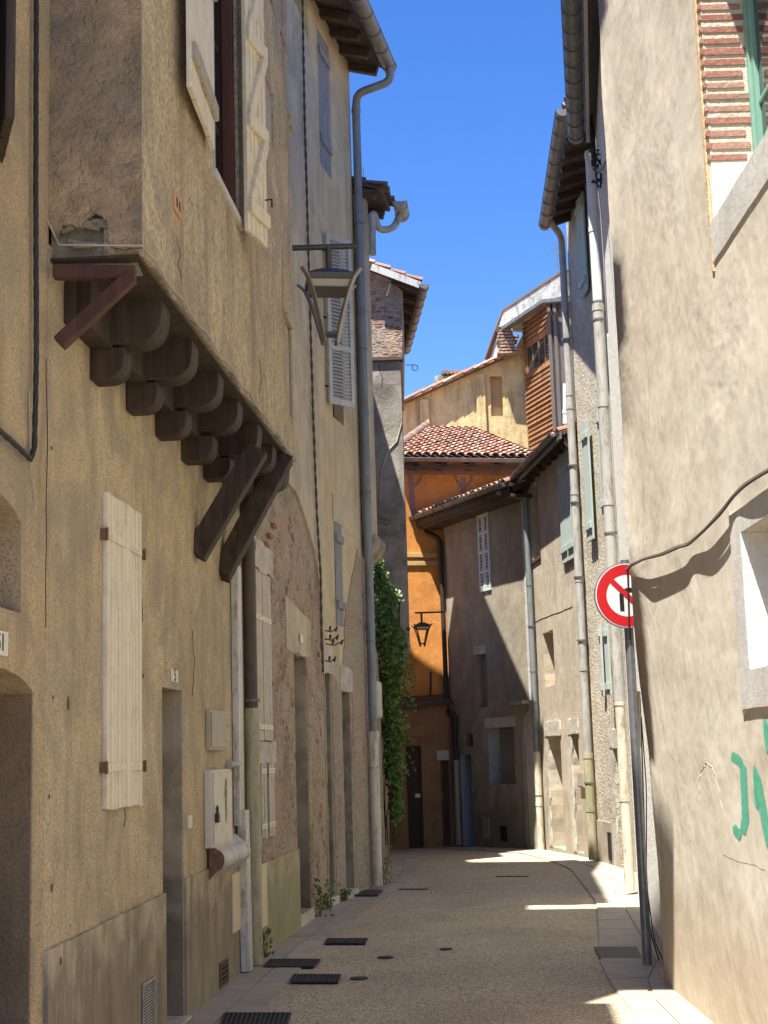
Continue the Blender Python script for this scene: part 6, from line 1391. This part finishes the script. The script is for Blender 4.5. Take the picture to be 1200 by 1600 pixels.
# ---- timber clad loft with zinc-edged roof
a = at(824, 640, 37.2); b = at(866, 640, 35.6); TI = Pl((b.x, b.y), (a.x, a.y), 1)
if TI.n.dot(EYE-a) < 0: TI.n = -TI.n
B8 = thing('timber_loft', TI.pt(0, 0), 'brown board clad loft with strip window under a zinc roof edge', 'loft house')
zb8 = TI.uv(845, 682)[1]-0.6; zt8 = TI.uv(845, 488)[1]+0.1
wn8 = TI.rc(822, 545, 861, 545); wn8 = (wn8[0], wn8[1], TI.uv(842, 575)[1], TI.uv(842, 528)[1])
wall('wall', TI, rect(0.0, TI.L, zb8-3, zt8), [rect(*wn8)], M['timber'], B8, depth=0.08, thick=0.3)
mb = MB(); mb.box(TI, 0.0, TI.L, zb8-3, zt8-0.05, -0.303, -2.5); mk('rear_walls', mb, M['timber_grey'], B8)
bd = MB(); z = zb8
while z < zt8-0.02:
    for (a_, b_) in (((0.0, wn8[0]-0.03), (wn8[1]+0.03, TI.L)) if wn8[2]-0.05 < z < wn8[3] else ((0.0, TI.L),)):
        e = random.uniform(0, 0.02); bd.hexa([TI.pt(a_+0.004, z, 0.001), TI.pt(b_-0.004, z, 0.001), TI.pt(b_-0.004, z-0.012, 0.04+e), TI.pt(a_+0.004, z-0.012, 0.04+e), TI.pt(a_+0.004, z+0.11, 0.001), TI.pt(b_-0.004, z+0.11, 0.001), TI.pt(b_-0.004, z+0.11, 0.012), TI.pt(a_+0.004, z+0.11, 0.012)])
    z += 0.125
mk('cladding', bd, M['timber'], B8)
glazed(B8, TI, wn8[0], wn8[1], wn8[2], wn8[3], -0.05, M['timber'], 4, 1)
PB = TI.pt(0, 0, 0); nb = Vector((TI.n.y, -TI.n.x, 0))
b2 = at(886, 640, 35.2); PW = Pl((TI.pt(0,0).x, TI.pt(0,0).y), (b2.x, b2.y), 1)
if PW.n.dot(EYE-b2) < 0: PW.n = -PW.n
wall('post_wall', PW, rect(0.0, PW.L+0.6, zb8-3, zt8-0.02), [], M['timber_grey'], B8, thick=0.3, d0=0.0)
for u in (0.06, 0.28):
    mb = MB(); mb.box(PW, u-0.06, u+0.06, zb8-0.5, zt8-0.03, 0.001, 0.08); mk('post', mb, M['timber_grey'], B8, bevel=0.006)
# zinc sided roof rim
Zp = [(783, 516), (791, 487), (886, 424), (888, 462), (852, 472), (789, 513)]
RP = Pl((at(789, 500, 37.3).x, 37.3), (at(886, 500, 34.9).x, 34.9), 1)
if RP.n.dot(EYE-RP.o) < 0: RP.n = -RP.n
wall('roof_side', RP, [RP.uv(x, y) for x, y in Zp], [], M['zincface'], B8, thick=2.2, d0=0.1)
mb = MB()
for (p, q) in (((788, 514), (852, 471)), ((852, 471), (888, 468))): mb.bar(on(RP, *p, 0.22), on(RP, *q, 0.22), 0.2, 0.10)
mk('gutter', mb, M['zinc'], B8, bevel=0.01)
mb = MB()
for (p, q) in (((763, 562), (778, 520)), ((778, 520), (791, 486)), ((791, 486), (888, 422))): mb.bar(on(RP, *p, 0.0), on(RP, *q, 0.0), 0.25, 0.05)
mk('roof_edge', mb, M['tile_dark'], B8)
wall('side_strip', RP, [RP.uv(x, y) for x, y in ((766, 560), (780, 518), (788, 518), (782, 556))], [], M['zincface'], B8, thick=0.3, d0=0.02)
sk = MB()
for i in range(9):
    p = at(790+random.uniform(-2, 3), 552-i*5.0, 36.9); w = 0.2+random.uniform(-0.05, 0.05); sk.wbox(p.x-w, p.x+w+0.1*(i < 6), 36.9, 37.3, p.z, p.z+0.055)
mk('brick_stack', sk, M['brickwall'], B8, bevel=0.01)
# antenna
t = thing('antenna', at(871, 462, 36), 'thin television antenna mast on the zinc roof against the sky', 'antenna')
mb = MB(); pa_, pb_ = at(871, 462, 36.0), at(869, 385, 36.0); mb.tube([pa_, pb_], 0.02, 6); mk('mast', mb, M['galv'], t)
mb = MB()
for dz, l in ((0, 0.28), (-0.12, 0.22)): mb.tube([pb_+Vector((-l*0.6, 0, dz-0.04)), pb_+Vector((l, 0.2, dz+0.04))], 0.008, 5)
for i in range(6): c = pb_+Vector((-0.12+0.07*i, 0.05, -0.03+0.01*i)); mb.tube([c+Vector((0, 0, -0.12)), c+Vector((0, 0, 0.12))], 0.005, 4)
mk('aerial_rods', mb, M['galv'], t)

bpy.context.scene.render.resolution_x = 768; bpy.context.scene.render.resolution_y = 1024
